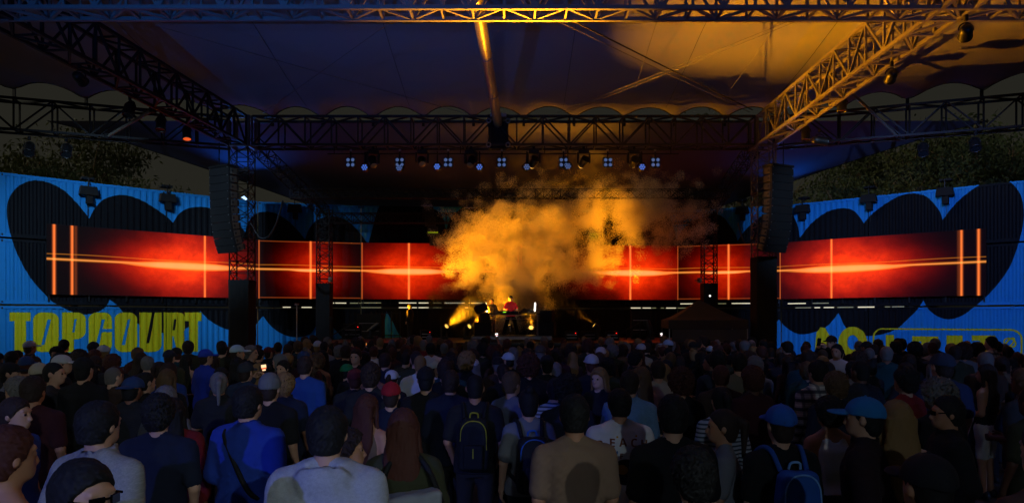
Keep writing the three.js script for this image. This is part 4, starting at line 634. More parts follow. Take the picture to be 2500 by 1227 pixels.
// ---------------------------------------------------------------- people
function nets(f, lo, hi, c) {   // surface of a distance field on a grid (naive surface nets)
  const n = [0, 1, 2].map((k) => Math.ceil((hi[k] - lo[k]) / c) + 1), [nx, ny, nz] = n, val = new Float32Array(nx * ny * nz), id = new Int32Array(nx * ny * nz).fill(-1), pos = [], idx = [];
  for (let k = 0, q = 0; k < nz; k++) for (let j = 0; j < ny; j++) for (let i = 0; i < nx; i++, q++) val[q] = f(lo[0] + i * c, lo[1] + j * c, lo[2] + k * c);
  const off = [0, 1, nx, nx + 1, nx * ny, nx * ny + 1, nx * ny + nx, nx * ny + nx + 1], E = [[0, 1], [2, 3], [4, 5], [6, 7], [0, 2], [1, 3], [4, 6], [5, 7], [0, 4], [1, 5], [2, 6], [3, 7]];
  for (let k = 0; k < nz - 1; k++) for (let j = 0; j < ny - 1; j++) for (let i = 0; i < nx - 1; i++) {
    const q = (k * ny + j) * nx + i; let m = 0; for (let e = 0; e < 8; e++) if (val[q + off[e]] < 0) m |= 1 << e;
    if (m === 0 || m === 255) continue;
    let x = 0, y = 0, z = 0, s = 0;
    for (const [a, b] of E) { const va = val[q + off[a]], vb = val[q + off[b]]; if ((va < 0) === (vb < 0)) continue; const t = va / (va - vb); x += (a & 1) + ((b & 1) - (a & 1)) * t; y += ((a >> 1) & 1) + (((b >> 1) & 1) - ((a >> 1) & 1)) * t; z += (a >> 2) + ((b >> 2) - (a >> 2)) * t; s++; }
    id[q] = pos.length / 3; pos.push(lo[0] + (i + x / s) * c, lo[1] + (j + y / s) * c, lo[2] + (k + z / s) * c);
  }
  const quad = (a, b, d, e, flip) => { if (a < 0 || b < 0 || d < 0 || e < 0) return; flip ? idx.push(a, b, d, a, d, e) : idx.push(a, d, b, a, e, d); };
  for (let k = 1; k < nz - 1; k++) for (let j = 1; j < ny - 1; j++) for (let i = 1; i < nx - 1; i++) {
    const q = (k * ny + j) * nx + i, s = val[q] < 0, X = 1, Y = nx, Z = nx * ny;
    if (s !== val[q + X] < 0) quad(id[q], id[q - Y], id[q - Y - Z], id[q - Z], s);
    if (s !== val[q + Y] < 0) quad(id[q], id[q - Z], id[q - Z - X], id[q - X], s);
    if (s !== val[q + Z] < 0) quad(id[q], id[q - X], id[q - X - Y], id[q - Y], s);
  }
  const nor = new Float32Array(pos.length), h = c * 0.6;
  for (let v = 0; v < pos.length; v += 3) { const [x, y, z] = [pos[v], pos[v + 1], pos[v + 2]]; let a = f(x + h, y, z) - f(x - h, y, z), b = f(x, y + h, z) - f(x, y - h, z), d = f(x, y, z + h) - f(x, y, z - h); const l = Math.hypot(a, b, d) || 1; nor[v] = a / l; nor[v + 1] = b / l; nor[v + 2] = d / l; }
  const g = new THREE.BufferGeometry(); g.setAttribute('position', new THREE.Float32BufferAttribute(pos, 3)); g.setAttribute('normal', new THREE.BufferAttribute(nor, 3)); g.setIndex(idx); return g;
}
const cap = (x, y, z, a, b, ra, rb) => { const dx = b[0] - a[0], dy = b[1] - a[1], dz = b[2] - a[2], px = x - a[0], py = y - a[1], pz = z - a[2], t = clamp((px * dx + py * dy + pz * dz) / (dx * dx + dy * dy + dz * dz)); return Math.hypot(px - dx * t, py - dy * t, pz - dz * t) - (ra + (rb - ra) * t); };
const ell = (x, y, z, c, r) => { const a = (x - c[0]) / r[0], b = (y - c[1]) / r[1], d = (z - c[2]) / r[2], k = Math.hypot(a, b, d); return k < 1e-4 ? -Math.min(...r) : (k - 1) * Math.min(r[0], r[1], r[2]) * (0.5 + 0.5 / Math.max(k, 0.5)); };
const smin = (a, b, k) => { const h = clamp(0.5 + 0.5 * (b - a) / k); return b + (a - b) * h - k * h * (1 - h); };
const table = (T, y) => { if (y <= T[0][0]) return T[0].slice(1); for (let i = 1; i < T.length; i++) if (y <= T[i][0]) { const t = (y - T[i - 1][0]) / (T[i][0] - T[i - 1][0]), s = t * t * (3 - 2 * t); return [T[i - 1][1] + (T[i][1] - T[i - 1][1]) * s, T[i - 1][2] + (T[i][2] - T[i - 1][2]) * s]; } return T[T.length - 1].slice(1); };
// widths and depths of the trunk by height, for a figure 1.75 m tall that faces -z
const TRUNK = { m: [[0.80, 0.150, 0.105], [0.93, 0.168, 0.116], [1.06, 0.152, 0.104], [1.20, 0.172, 0.116], [1.33, 0.190, 0.118], [1.42, 0.160, 0.092], [1.48, 0.07, 0.06]], f: [[0.80, 0.160, 0.112], [0.92, 0.178, 0.122], [1.07, 0.128, 0.092], [1.20, 0.145, 0.112], [1.32, 0.160, 0.112], [1.41, 0.138, 0.082], [1.47, 0.06, 0.055]] };
const trunk = (sex, x, y, z, o, lo) => { const [w, d] = table(TRUNK[sex], Math.max(y, lo ?? 0)), a = x / (w + o), b = (z - 0.012) / (d + o), k = Math.pow(Math.pow(Math.abs(a), 2.3) + Math.pow(Math.abs(b), 2.3), 1 / 2.3); return (k - 1) * (d + o) * 0.9; };
const ARMS = {   // [elbow, wrist] right arm, then left arm when it differs
  down: [[[0.228, 1.12, 0.035], [0.236, 0.875, -0.05]]], pocket: [[[0.258, 1.13, 0.07], [0.21, 0.93, -0.06]]], front: [[[0.228, 1.13, 0.04], [0.09, 1.10, -0.22]]],
  cross: [[[0.235, 1.15, -0.04], [-0.05, 1.16, -0.21]]], raise: [[[0.30, 1.62, -0.10], [0.22, 1.88, -0.16]], [[-0.25, 1.13, 0.03], [-0.18, 0.95, -0.14]]], phone: [[[0.235, 1.25, -0.2], [0.085, 1.53, -0.30]]], deck: [[[0.285, 1.17, -0.03], [0.20, 1.07, -0.27]]],
};
const armsOf = (k) => { const a = ARMS[k], r = a[0], l = a[1] ?? r.map(([x, y, z]) => [-x, y, z]); return [[1, r[0], r[1]], [-1, l[0], l[1]]]; };
const headField = (x, y, z) => {
  let d = ell(x, y, z, [0, 1.655, 0.012], [0.078, 0.098, 0.098]); d = smin(d, ell(x, y, z, [0, 1.60, -0.022], [0.064, 0.082, 0.07]), 0.03); d = smin(d, ell(x, y, z, [0, 1.552, -0.062], [0.034, 0.026, 0.03]), 0.028);
  d = smin(d, cap(x, y, z, [0, 1.632, -0.090], [0, 1.600, -0.106], 0.009, 0.014), 0.018); d = smin(d, cap(x, y, z, [-0.04, 1.662, -0.078], [0.04, 1.662, -0.078], 0.012, 0.012), 0.016);
  const s = Math.abs(x); d = -smin(-d, ell(s, y, z, [0.034, 1.638, -0.098], [0.017, 0.012, 0.018]), 0.012); d = smin(d, ell(s, y, z, [0.033, 1.638, -0.080], [0.0135, 0.0115, 0.0135]), 0.003);
  d = smin(d, ell(x, y, z, [0, 1.573, -0.089], [0.024, 0.0075, 0.012]), 0.006); d = smin(d, ell(x, y, z, [0, 1.562, -0.087], [0.02, 0.008, 0.012]), 0.006);
  d = smin(d, ell(s, y, z, [0.081, 1.628, 0.012], [0.012, 0.032, 0.02]), 0.008); d = smin(d, cap(x, y, z, [0, 1.43, 0.02], [0, 1.58, 0.014], 0.06, 0.055), 0.025); return d;
};
const lerp3 = (a, b, t) => [a[0] + (b[0] - a[0]) * t, a[1] + (b[1] - a[1]) * t, a[2] + (b[2] - a[2]) * t];
function handGeo(side, E, W, pose, c) {
  const d = V(W[0] - E[0], W[1] - E[1], W[2] - E[2]).normalize(), inn = V(-side, 0, 0), l = d.clone().cross(inn).lengthSq() > 0.15 ? inn : V(0, 0, -1), n = l.clone().addScaledVector(d, -l.dot(d)).normalize(), s = d.clone().cross(n).normalize(); if (s.z > 0 && Math.abs(d.y) > 0.5) s.negate(); if (Math.abs(d.y) <= 0.5 && s.y < 0) s.negate();
  const P = (a, b, e) => [W[0] + d.x * a + s.x * b + n.x * e, W[1] + d.y * a + s.y * b + n.y * e, W[2] + d.z * a + s.z * b + n.z * e];
  const cu = pose === 'grip' ? 1 : 0.45, caps = [[P(-0.03, 0, 0), P(0.02, 0, 0), 0.026, 0.027]];
  for (const b of [-0.022, -0.007, 0.008, 0.022]) caps.push([P(0.02, b * 0.8, 0), P(0.085, b, 0.004), 0.016, 0.013]);
  [[0.022, 0.068, 0.009], [0.008, 0.078, 0.0095], [-0.008, 0.072, 0.009], [-0.023, 0.056, 0.008]].forEach(([b, L, r]) => { const a0 = 0.088, a1 = a0 + L * 0.5 * Math.cos(cu * 0.7), e1 = L * 0.5 * Math.sin(cu * 0.9), a2 = a1 + L * 0.5 * Math.cos(cu * 1.6), e2 = e1 + L * 0.5 * Math.sin(cu * 1.6); caps.push([P(a0, b, 0.004), P(a1, b * 1.1, 0.004 + e1), r, r * 0.92], [P(a1, b * 1.1, 0.004 + e1), P(a2, b * 1.12, 0.004 + e2), r * 0.92, r * 0.78]); });
  caps.push([P(0.022, 0.02, 0.004), P(0.055, 0.045, 0.018), 0.013, 0.0105], [P(0.055, 0.045, 0.018), P(0.085, 0.05, 0.032), 0.0105, 0.0085]);
  const f = (x, y, z) => { let q = 1; caps.forEach(([a, b, r0, r1], i) => { const v = cap(x, y, z, a, b, r0, r1); q = i < 5 ? smin(q, v, 0.012) : Math.min(q, v); }); return q; };
  const lo = [9, 9, 9], hi = [-9, -9, -9]; for (const [a, b] of caps) for (const p of [a, b]) for (let k = 0; k < 3; k++) { lo[k] = Math.min(lo[k], p[k] - 0.035); hi[k] = Math.max(hi[k], p[k] + 0.035); }
  return nets(f, lo, hi, c);
}
const geoCache = new Map(), cached = (k, f) => { if (!geoCache.has(k)) geoCache.set(k, f()); return geoCache.get(k); };
const LODC = { hi: [0.024, 0.0105, 0.0065, 0.022, 0.012], lo: [0.042, 0.02, 0.012, 0.038, 0.019] };
const bodyGeo = (sex, arms, lod) => cached(['body', sex, arms, lod].join(), () => {
  const A = armsOf(arms), sh = sex === 'm' ? 0.19 : 0.163, C = LODC[lod];
  const f = (x, y, z) => {
    let d = y > 0.7 ? Math.max(trunk(sex, x, y, z, 0), y - 1.47, 0.8 - y) : 1;
    const K = arms === 'deck' ? 0.2 : 0.105, N = arms === 'deck' ? 0.31 : 0.11;
    if (y < 1) for (const s of [-1, 1]) { d = smin(d, cap(x, y, z, [s * 0.09, 0.9, 0.01], [s * K, 0.5, -0.005], 0.088, 0.055), 0.03); d = smin(d, cap(x, y, z, [s * K, 0.5, -0.005], [s * N, 0.09, 0.02], 0.054, 0.036), 0.015); d = smin(d, cap(x, y, z, [s * N, 0.05, 0.03], [s * (N + 0.015), 0.03, -0.12], 0.036, 0.026), 0.02); }
    for (const [s, E, W] of A) { d = smin(d, cap(x, y, z, [s * sh, 1.39, 0.012], E, 0.056, 0.042), 0.03); d = smin(d, cap(x, y, z, E, W, 0.041, 0.027), 0.012); }
    if (y > 1.35) { for (const s of [-1, 1]) d = smin(d, cap(x, y, z, [s * 0.03, 1.485, 0.02], [s * sh * 0.9, 1.405, 0.015], 0.04, 0.045), 0.03); d = smin(d, cap(x, y, z, [0, 1.43, 0.02], [0, 1.55, 0.014], 0.058, 0.053), 0.02); }
    return d;
  };
  const lo = [-0.42, -0.04, -0.42], hi = [0.42, arms === 'raise' ? 1.98 : 1.62, 0.2];
  const gs = [nets(f, lo, hi, C[0]), nets((x, y, z) => Math.max(headField(x, y, z), 1.45 - y), [-0.12, 1.42, -0.16], [0.12, 1.78, 0.14], C[1])];
  for (const [s, E, W] of A) gs.push(handGeo(s, E, W, arms === 'down' || arms === 'pocket' ? 'loose' : 'grip', C[2]));
  return mergeGeometries(gs);
});
const planar = (g) => { const p = g.attributes.position, a = new Float32Array(p.count * 2); for (let i = 0; i < p.count; i++) { a[i * 2] = 0.5 + p.getX(i); a[i * 2 + 1] = (p.getY(i) - 0.75) / 0.8; } g.setAttribute('uv', new THREE.BufferAttribute(a, 2)); return g; };
const shirtGeo = (sex, arms, sleeve, style, lod) => cached(['shirt', sex, arms, sleeve, style, lod].join(), () => {
  const A = armsOf(arms), sh = sex === 'm' ? 0.19 : 0.163, bulk = style === 'hood' ? 0.034 : style === 'jacket' ? 0.03 : style === 'tank' ? 0.006 : 0.016, hem = style === 'tank' ? 0.97 : style === 'hood' || style === 'jacket' ? 0.80 : 0.84, ph = (sex + arms + style).length;
  const f = (x, y, z) => {
    const fold = (0.5 * n3(x * 7 + ph, y * 4, z * 7) + 0.35 * n3(x * 13, y * 17 + x * 12, z * 13)) * (style === 'tank' ? 0.003 : 0.009);
    let d = Math.max(trunk(sex, x, y, z, bulk + (y < 1.12 && style !== 'tank' ? 0.02 * sstep(1.2, 0.95, y) : 0), style === 'tank' ? 0 : 0.93), y - 1.465, hem - y);
    if (style === 'tank') return Math.max(d + fold, y - 1.41 + 3 * Math.max(0, 0.06 - Math.abs(Math.abs(x) - 0.095)) * -1);
    for (const [s, E, W] of A) {
      const S = [s * sh, 1.39, 0.012]; d = smin(d, cap(x, y, z, S, sleeve === 'short' ? lerp3(S, E, 0.78) : E, 0.062 + bulk * 0.7, 0.052 + bulk * 0.9), 0.035);
      if (sleeve === 'long') { d = smin(d, cap(x, y, z, E, lerp3(E, W, 0.97), 0.046 + bulk * 0.8, 0.033 + bulk * 0.5), 0.02); }
      d = smin(d, cap(x, y, z, [s * 0.035, 1.478, 0.022], [s * sh * 0.9, 1.405, 0.015], 0.044 + bulk * 0.4, 0.05 + bulk * 0.4), 0.03);
    }
    if (style === 'hood') { d = smin(d, ell(x, y, z, [0, 1.435, 0.115], [0.125, 0.085, 0.062]), 0.03); d = smin(d, Math.hypot(Math.hypot(x, (z - 0.012) * 1.05) - 0.088, y - 1.487 - z * 0.12) - 0.028, 0.025); d = -smin(-d, ell(x, y, z, [0, 1.52, 0.10], [0.062, 0.06, 0.035]), 0.02); }
    if (style === 'collar' || style === 'jacket') d = smin(d, Math.max(Math.abs(Math.hypot(x, z - 0.015) - 0.078) - 0.008, Math.abs(y - 1.492) - 0.036), 0.012);
    return d + fold;
  };
  return planar(nets((x, y, z) => f(x, y, z), [-0.44, 0.76, -0.44], [0.44, arms === 'raise' ? 1.95 : 1.58, 0.24], LODC[lod][3]));
});
const legsGeo = (sex, kind, lod) => cached(['legs', sex, kind, lod].join(), () => {
  const f = (x, y, z) => { const fold = (n3(x * 9, y * 11, z * 9) * 0.6 + n3(x * 20, y * 22, z * 20) * 0.3) * 0.006; let d = Math.max(trunk(sex, x, y, z, 0.012), y - 0.99, 0.8 - y); const wide = kind === 'wide' ? 0.05 : kind === 'apart' ? 0.03 : 0.0, K = kind === 'apart' ? 0.2 : 0.105, N = kind === 'apart' ? 0.31 : 0.11;
    for (const s of [-1, 1]) { d = smin(d, cap(x, y, z, [s * 0.09, 0.88, 0.01], [s * K, 0.5, -0.005], 0.098, 0.07 + wide * 0.6), 0.025); if (kind !== 'short') d = smin(d, cap(x, y, z, [s * K, 0.5, -0.005], [s * N, 0.08, 0.02], 0.069 + wide * 0.6, 0.056 + wide), 0.01); } return Math.max(d, (kind === 'short' ? 0.52 : 0.055) - y) + fold; };
  return planar(nets(f, kind === 'apart' ? [-0.46, 0.0, -0.2] : [-0.3, 0.0, -0.2], [kind === 'apart' ? 0.46 : 0.3, 1.02, 0.22], LODC[lod][3] * 1.1));
});
const shoeGeo = (lod) => cached('shoe' + lod, () => nets((x, y, z) => Math.max(smin(ell(x, y, z, [0, 0.03, -0.07], [0.048, 0.05, 0.12]), ell(x, y, z, [0, 0.055, 0.035], [0.046, 0.06, 0.055]), 0.03), 0.0 - y), [-0.08, -0.03, -0.22], [0.08, 0.14, 0.12], lod === 'hi' ? 0.014 : 0.026));
const hairLine = (y) => y > 1.72 ? -0.12 + (1.76 - y) * 0.6 : y > 1.66 ? -0.045 - (y - 1.66) * 0.85 : y > 1.59 ? 0.0 - (y - 1.59) * 0.6 : 0.045 - (y - 1.53) * 0.7;
const hairGeo = (kind, lod) => cached(['hair', kind, lod].join(), () => {
  const thick = { buzz: 0.005, short: 0.015, mop: 0.028, curly: 0.05, long: 0.018, pony: 0.012, bun: 0.012, wavy: 0.026, under: 0.008 }[kind], grain = { buzz: 0.001, short: 0.004, mop: 0.009, curly: 0.016, long: 0.004, pony: 0.002, bun: 0.002, wavy: 0.007, under: 0.002 }[kind];
  const long = kind === 'long' || kind === 'wavy';
  const f = (x, y, z) => {
    let d = ell(x, y, z, [0, 1.66, 0.014], [0.078 + thick, 0.1 + thick, 0.099 + thick]); d = smin(d, ell(x, y, z, [0, 1.58, 0.05], [0.058 + thick * 0.7, 0.07, 0.055 + thick * 0.7]), 0.03);
    d = Math.max(d, hairLine(y) - z, (long ? 1.30 : kind === 'buzz' || kind === 'short' ? 1.545 : 1.525) - y);
    if (kind === 'under') d = Math.max(d, y - 1.66);
    if (long) { let b = Math.hypot(x / 1.55, (z - 0.085 - (1.6 - y) * 0.06) / 0.62) - (0.062 + 0.012 * sstep(1.6, 1.45, y) - 0.03 * sstep(1.35, 1.14, y)); b = Math.max(b, y - 1.66, 1.15 - y + 0.03 * Math.sin(x * 60)); d = smin(d, b, 0.03); for (const s of [-1, 1]) d = smin(d, cap(x, y, z, [s * 0.078, 1.66, -0.01], [s * 0.115, 1.38, 0.03], 0.02, 0.026), 0.02); }
    if (kind === 'pony') { d = smin(d, cap(x, y, z, [0, 1.70, 0.115], [0, 1.66, 0.165], 0.026, 0.03), 0.02); d = smin(d, cap(x, y, z, [0, 1.66, 0.165], [0, 1.42, 0.155], 0.032, 0.014), 0.02); }
    if (kind === 'bun') d = smin(d, ell(x, y, z, [0, 1.76, 0.075], [0.045, 0.042, 0.042]), 0.012);
    const gr = kind === 'curly' ? n3(x * 38, y * 38, z * 38) + 0.5 * n3(x * 75, y * 75, z * 75) : long || kind === 'pony' ? n3(x * 70, y * 7, z * 60) + 0.4 * n3(x * 150, y * 10, z * 120) : n3(x * 60, y * 38, z * 60) + 0.5 * n3(x * 110, y * 80, z * 110);
    return d + gr * grain;
  };
  return nets(f, [-0.19, long ? 1.08 : kind === 'pony' ? 1.36 : 1.48, -0.17], [0.19, 1.86, 0.24], LODC[lod][4]);
});
const capGeo = (lod) => cached('cap' + lod, () => nets((x, y, z) => Math.max(ell(x, y, z, [0, 1.668, 0.014], [0.094, 0.105, 0.116]), 1.662 + (z > 0 ? z * -0.12 : 0) - y) - 0.004 + 0.0016 * Math.cos(Math.atan2(z - 0.014, x) * 6), [-0.13, 1.62, -0.15], [0.13, 1.81, 0.17], LODC[lod][4]));
const brimGeo = (lod) => cached('brim' + lod, () => nets((x, y, z) => Math.max(ell(x, y + 1.6 * x * x, z, [0, 1.672, -0.115], [0.082, 0.016, 0.105]), z + 0.075), [-0.12, 1.63, -0.25], [0.12, 1.72, -0.05], lod === 'hi' ? 0.009 : 0.013));
const beanieGeo = (lod) => cached('beanie' + lod, () => nets((x, y, z) => Math.max(ell(x, y, z, [0, 1.675, 0.02], [0.096, 0.112, 0.116]), 1.635 - y) + 0.002 * Math.sin(Math.atan2(z, x) * 40), [-0.13, 1.6, -0.14], [0.13, 1.82, 0.17], LODC[lod][4]));

// clothing prints
const heather = (c, amt) => noiseTex(256, (u, v, x, y) => { const k = 1 + amt * (n2(x * 0.9, y * 0.45) * 0.6 + n2(x * 0.12, y * 0.12) * 0.25); return c.map((q) => q * k); }, true);
const printMats = {
  greyHood: new THREE.MeshStandardMaterial({ map: heather([0.66, 0.67, 0.68], 0.1), roughness: 0.95 }), greyFleece: new THREE.MeshStandardMaterial({ map: heather([0.58, 0.58, 0.55], 0.16), roughness: 0.95 }),
  beach: new THREE.MeshStandardMaterial({ roughness: 0.92, map: canvasTex(1024, 820, (c, w, h) => {
    c.fillStyle = '#e9e7df'; c.fillRect(0, 0, w, h); c.save(); c.translate(w, 0); c.scale(-1, 1);   // seen from behind, x runs the other way
    c.restore(); c.fillStyle = '#8a4a24'; c.font = 'bold 92px sans-serif'; c.textAlign = 'center';
    const word = 'BEACH'; [...word].forEach((ch, i) => { c.save(); c.translate(w / 2 + (i - 2) * 84, 248 + [14, -4, -8, -2, 12][i]); c.rotate([-0.14, 0.05, -0.03, 0.06, 0.1][i]); c.fillText(ch, 0, 0); c.restore(); });
    c.fillStyle = '#3f6fa8'; for (let i = 0; i < 3; i++) { c.beginPath(); c.ellipse(430 + i * 16, 296, 9, 20, 0.3, 0, 7); c.fill(); } c.fillStyle = '#d9a21c'; for (const [x, y] of [[400, 282], [620, 160], [640, 300], [470, 165]]) { c.beginPath(); c.arc(x, y, 8, 0, 7); c.fill(); }
    c.fillStyle = '#24262c'; c.beginPath(); c.ellipse(530, 452, 110, 105, 0, 0, 7); c.fill(); c.fillStyle = '#b9852e'; c.beginPath(); c.ellipse(505, 432, 48, 40, 0.5, 0, 7); c.fill(); c.fillStyle = '#8a4a24'; c.font = 'bold 60px sans-serif'; c.fillText('F', 500, 342); c.fillText('D', 590, 420);
  }) }),
  plaid: new THREE.MeshStandardMaterial({ roughness: 0.92, map: canvasTex(512, 410, (c, w, h) => { c.fillStyle = '#b9b3a2'; c.fillRect(0, 0, w, h); for (let y = 0; y < h; y += 46) { c.fillStyle = 'rgba(30,34,40,0.75)'; c.fillRect(0, y, w, 17); c.fillStyle = 'rgba(235,230,215,0.6)'; c.fillRect(0, y + 28, w, 8); } for (let x = 0; x < w; x += 44) { c.fillStyle = 'rgba(40,44,52,0.45)'; c.fillRect(x, 0, 14, h); } }) }),
  stripes: new THREE.MeshStandardMaterial({ roughness: 0.92, map: canvasTex(256, 205, (c, w, h) => { c.fillStyle = '#9fa6ae'; c.fillRect(0, 0, w, h); c.fillStyle = '#39424e'; for (let y = 0; y < h; y += 10) c.fillRect(0, y, w, 4); }) }),
  greenStripes: new THREE.MeshStandardMaterial({ roughness: 0.92, map: canvasTex(256, 205, (c, w, h) => { c.fillStyle = '#1f4a36'; c.fillRect(0, 0, w, h); c.fillStyle = '#c9d2b0'; for (let x = 0; x < w; x += 14) c.fillRect(x, 0, 3, h); }) }),
  denim: new THREE.MeshStandardMaterial({ map: heather([0.42, 0.56, 0.68], 0.12), roughness: 0.95 }),
};
for (const k of ['beach', 'plaid', 'stripes', 'greenStripes']) printMats[k].map.wrapS = printMats[k].map.wrapT = THREE.RepeatWrapping;
const SKIN = ['#c99a7c', '#b98462', '#8d5d42', '#dbb096', '#6b4430'].map((c) => mat(c, 0.6));
const HAIRC = { black: '#0d0b0a', brown: '#2c1c13', auburn: '#4a2113', blonde: '#8a6a3c', grey: '#6d6a66', sandy: '#5c4429' };
const TOPC = { black: '#0c0c0e', charcoal: '#1b1c20', navy: '#101a30', 'dark grey': '#2a2b2e', white: '#d8d8d4', grey: '#707276', olive: '#34361f', maroon: '#3a0f14', blue: '#1c3f8a', teal: '#124246', brown: '#3f2c20', cream: '#a89c84', tan: '#6f5a44', red: '#7a1519', green: '#1d4a2e', purple: '#2b1d40' };
const PANTC = ['#0e0f13', '#14161c', '#1b2230', '#22201d', '#2c2a28'];
const people = [];
// s: x, D, h (height), turn (0 faces the stage), sex, arms, top [style, sleeve, colour or print], hair [kind, colour], cap [kind, colour, backwards]
function person(s) {
  const lod = s.lod ?? (s.D < 9 ? 'hi' : 'lo'), k = s.h / 1.75, o = thing('person', s.label, 'person', [s.x, s.y ?? 0, -s.D], s.turn ?? 0, s.group ?? 'people in the crowd'), wd = s.wide ?? 1; o.scale.set(k * wd, k, k * wd);
  part('body', bodyGeo(s.sex, s.arms, lod), SKIN[s.skin ?? 0], o);
  const [st, sl, tc] = s.top; part('shirt', shirtGeo(s.sex, s.arms, sl, st, lod), printMats[tc] ?? mat(TOPC[tc] ?? tc, 0.92), o);
  part(s.legs === 'short' ? 'shorts' : 'trousers', legsGeo(s.sex, s.legs ?? 'long', lod), printMats[s.pants] ?? mat(s.pants ?? PANTC[0], 0.9), o);
  for (const q of [-1, 1]) part('shoe', shoeGeo(lod), mat(s.shoe ?? '#151515', 0.6), o, [q * (s.legs === 'apart' ? 0.312 : 0.112), 0.002, 0.012]);
  const hm = mat(HAIRC[s.hair[1]] ?? s.hair[1], 0.78), tilt = new THREE.Group();
  if (s.hair[0] !== 'bald') part('hair', hairGeo(s.cap && (s.hair[0] === 'short' || s.hair[0] === 'mop') ? 'under' : s.hair[0], lod), hm, o);
  if (s.cap) {
    const cm = mat(s.cap[1], 0.85); if (s.cap[0] === 'beanie') part('beanie', beanieGeo(lod), cm, o);
    else { const c = part('cap', capGeo(lod), cm, o); if (s.cap[2]) c.rotation.y = Math.PI; part('brim', brimGeo(lod), cm, c); if (lod === 'hi') part('back_opening', new THREE.CircleGeometry(0.03, 16, 0, Math.PI).scale(1.15, 1, 1).translate(0, 1.664, 0.1285).rotateX(0), mat(HAIRC[s.hair[1]] ?? '#111111', 0.8), c); if (lod === 'hi') part('button', new THREE.SphereGeometry(0.009, 8, 6).translate(0, 1.777, 0.014), cm, c); }
  }
  if (s.glasses) part('sunglasses', mergeGeometries([1, -1].flatMap((q) => [rbox(0.05, 0.034, 0.008, 0.003).rotateY(-q * 0.34).translate(q * 0.0345, 1.638, -0.0985), box(0.005, 0.008, 0.085, q * 0.082, 1.646, -0.035).toNonIndexed()]).concat([box(0.022, 0.007, 0.006, 0, 1.646, -0.108).toNonIndexed()]).map((g) => { g.deleteAttribute('uv'); return g; })), mat('#050506', 0.15), o);
  if (s.eyes) for (const q of [-1, 1]) part('eye', new THREE.SphereGeometry(0.0105, 10, 8).translate(q * 0.033, 1.638, -0.0855), mat('#1b120c', 0.2), o);
  if (s.strap) part('cross_strap', tube([V(-0.13, 1.455, -0.02), V(-0.12, 1.44, 0.09), V(0.0, 1.25, 0.155), V(0.13, 1.02, 0.145), V(0.2, 0.95, 0.02)].map((v) => v.multiply(V(s.strap, 1, 1))), 0.017, 24, 6), mat('#08080a', 0.8), o);
  people.push({ o, s, k }); return o;
}
function backpack(p, label, colour, trim, shape = 1) {   // worn, so a thing of its own at the wearer's back
  const s = p.userData.spec, o = thing('backpack', label, 'backpack', p.position.toArray(), p.rotation.y, 'backpacks in the crowd'); o.scale.copy(p.scale);
  const f = (x, y, z) => { const t = (y - 1.12) / 0.26, w = 0.145 - 0.02 * Math.max(0, t), dd = 0.085 - 0.02 * t; const q = [Math.abs(x) - w + 0.05, Math.abs(y - 1.14) - 0.25 + 0.06, Math.abs(z - 0.235) - dd + 0.05]; return Math.hypot(Math.max(q[0], 0), Math.max(q[1], 0), Math.max(q[2], 0)) + Math.min(0, Math.max(...q)) - 0.05 + 0.006 * n3(x * 9, y * 9, z * 9); };
  const m = mat(colour, 0.8), t = mat(trim, 0.7); part('bag', nets(f, [-0.22, 0.84, 0.08], [0.22, 1.46, 0.4], 0.018), m, o);
  part('front_pocket', nets((x, y, z) => { const q = [Math.abs(x) - 0.10 + 0.03, Math.abs(y - 1.04) - 0.12 + 0.03, Math.abs(z - 0.335) - 0.03 + 0.02]; return Math.hypot(Math.max(q[0], 0), Math.max(q[1], 0), Math.max(q[2], 0)) + Math.min(0, Math.max(...q)) - 0.025; }, [-0.16, 0.86, 0.26], [0.16, 1.22, 0.42], 0.016), m, o);
  part('zip_line', tube([V(-0.12, 1.18, 0.30), V(-0.105, 1.3, 0.3), V(-0.05, 1.355, 0.295), V(0.05, 1.355, 0.295), V(0.105, 1.3, 0.3), V(0.12, 1.1, 0.31)], 0.006, 30, 5), t, o); part('pull_tab', box(0.012, 0.09, 0.008, 0.0, 1.08, 0.372), t, o);
  for (const q of [-1, 1]) part('strap', tube([V(q * 0.09, 1.37, 0.18), V(q * 0.105, 1.475, 0.09), V(q * 0.12, 1.492, 0.01), V(q * 0.13, 1.40, -0.125), V(q * 0.15, 1.2, -0.145), V(q * 0.185, 1.06, -0.02), V(q * 0.13, 0.98, 0.17)], 0.018, 30, 6), m, o);
  part('grab_handle', tube([V(-0.04, 1.38, 0.19), V(-0.03, 1.42, 0.2), V(0.03, 1.42, 0.2), V(0.04, 1.38, 0.19)], 0.009, 12, 5), t, o);
}
function phone(p, label, glow, hand = 1) {
  const arm = armsOf(p.userData.spec.arms)[0], W = V(...arm[2]), E = V(...arm[1]), d = W.clone().sub(E).normalize(); p.updateMatrixWorld(true);
  const c = W.clone().addScaledVector(d, 0.13).add(V(0, 0.02, -0.045)).applyMatrix4(p.matrixWorld), o = thing('smartphone', label, 'phone', c.toArray(), p.rotation.y + 0.1, 'phones held up in the crowd'); o.rotation.z = 0.15;
  part('case', rbox(0.078, 0.16, 0.01, 0.004), M.black, o); part('display', new THREE.PlaneGeometry(0.07, 0.148).translate(0, 0, 0.0062), new THREE.MeshStandardMaterial({ color: '#000', emissive: '#ffffff', emissiveMap: canvasTex(32, 64, (c, w, h) => { c.fillStyle = '#05060a'; c.fillRect(0, 0, w, h); c.fillStyle = glow; c.fillRect(0, 8, w, 18); c.fillRect(4, 34, w - 10, 9); c.fillStyle = '#ff5a28'; c.fillRect(0, 27, w, 5); }), emissiveIntensity: 1.4 }), o);
}
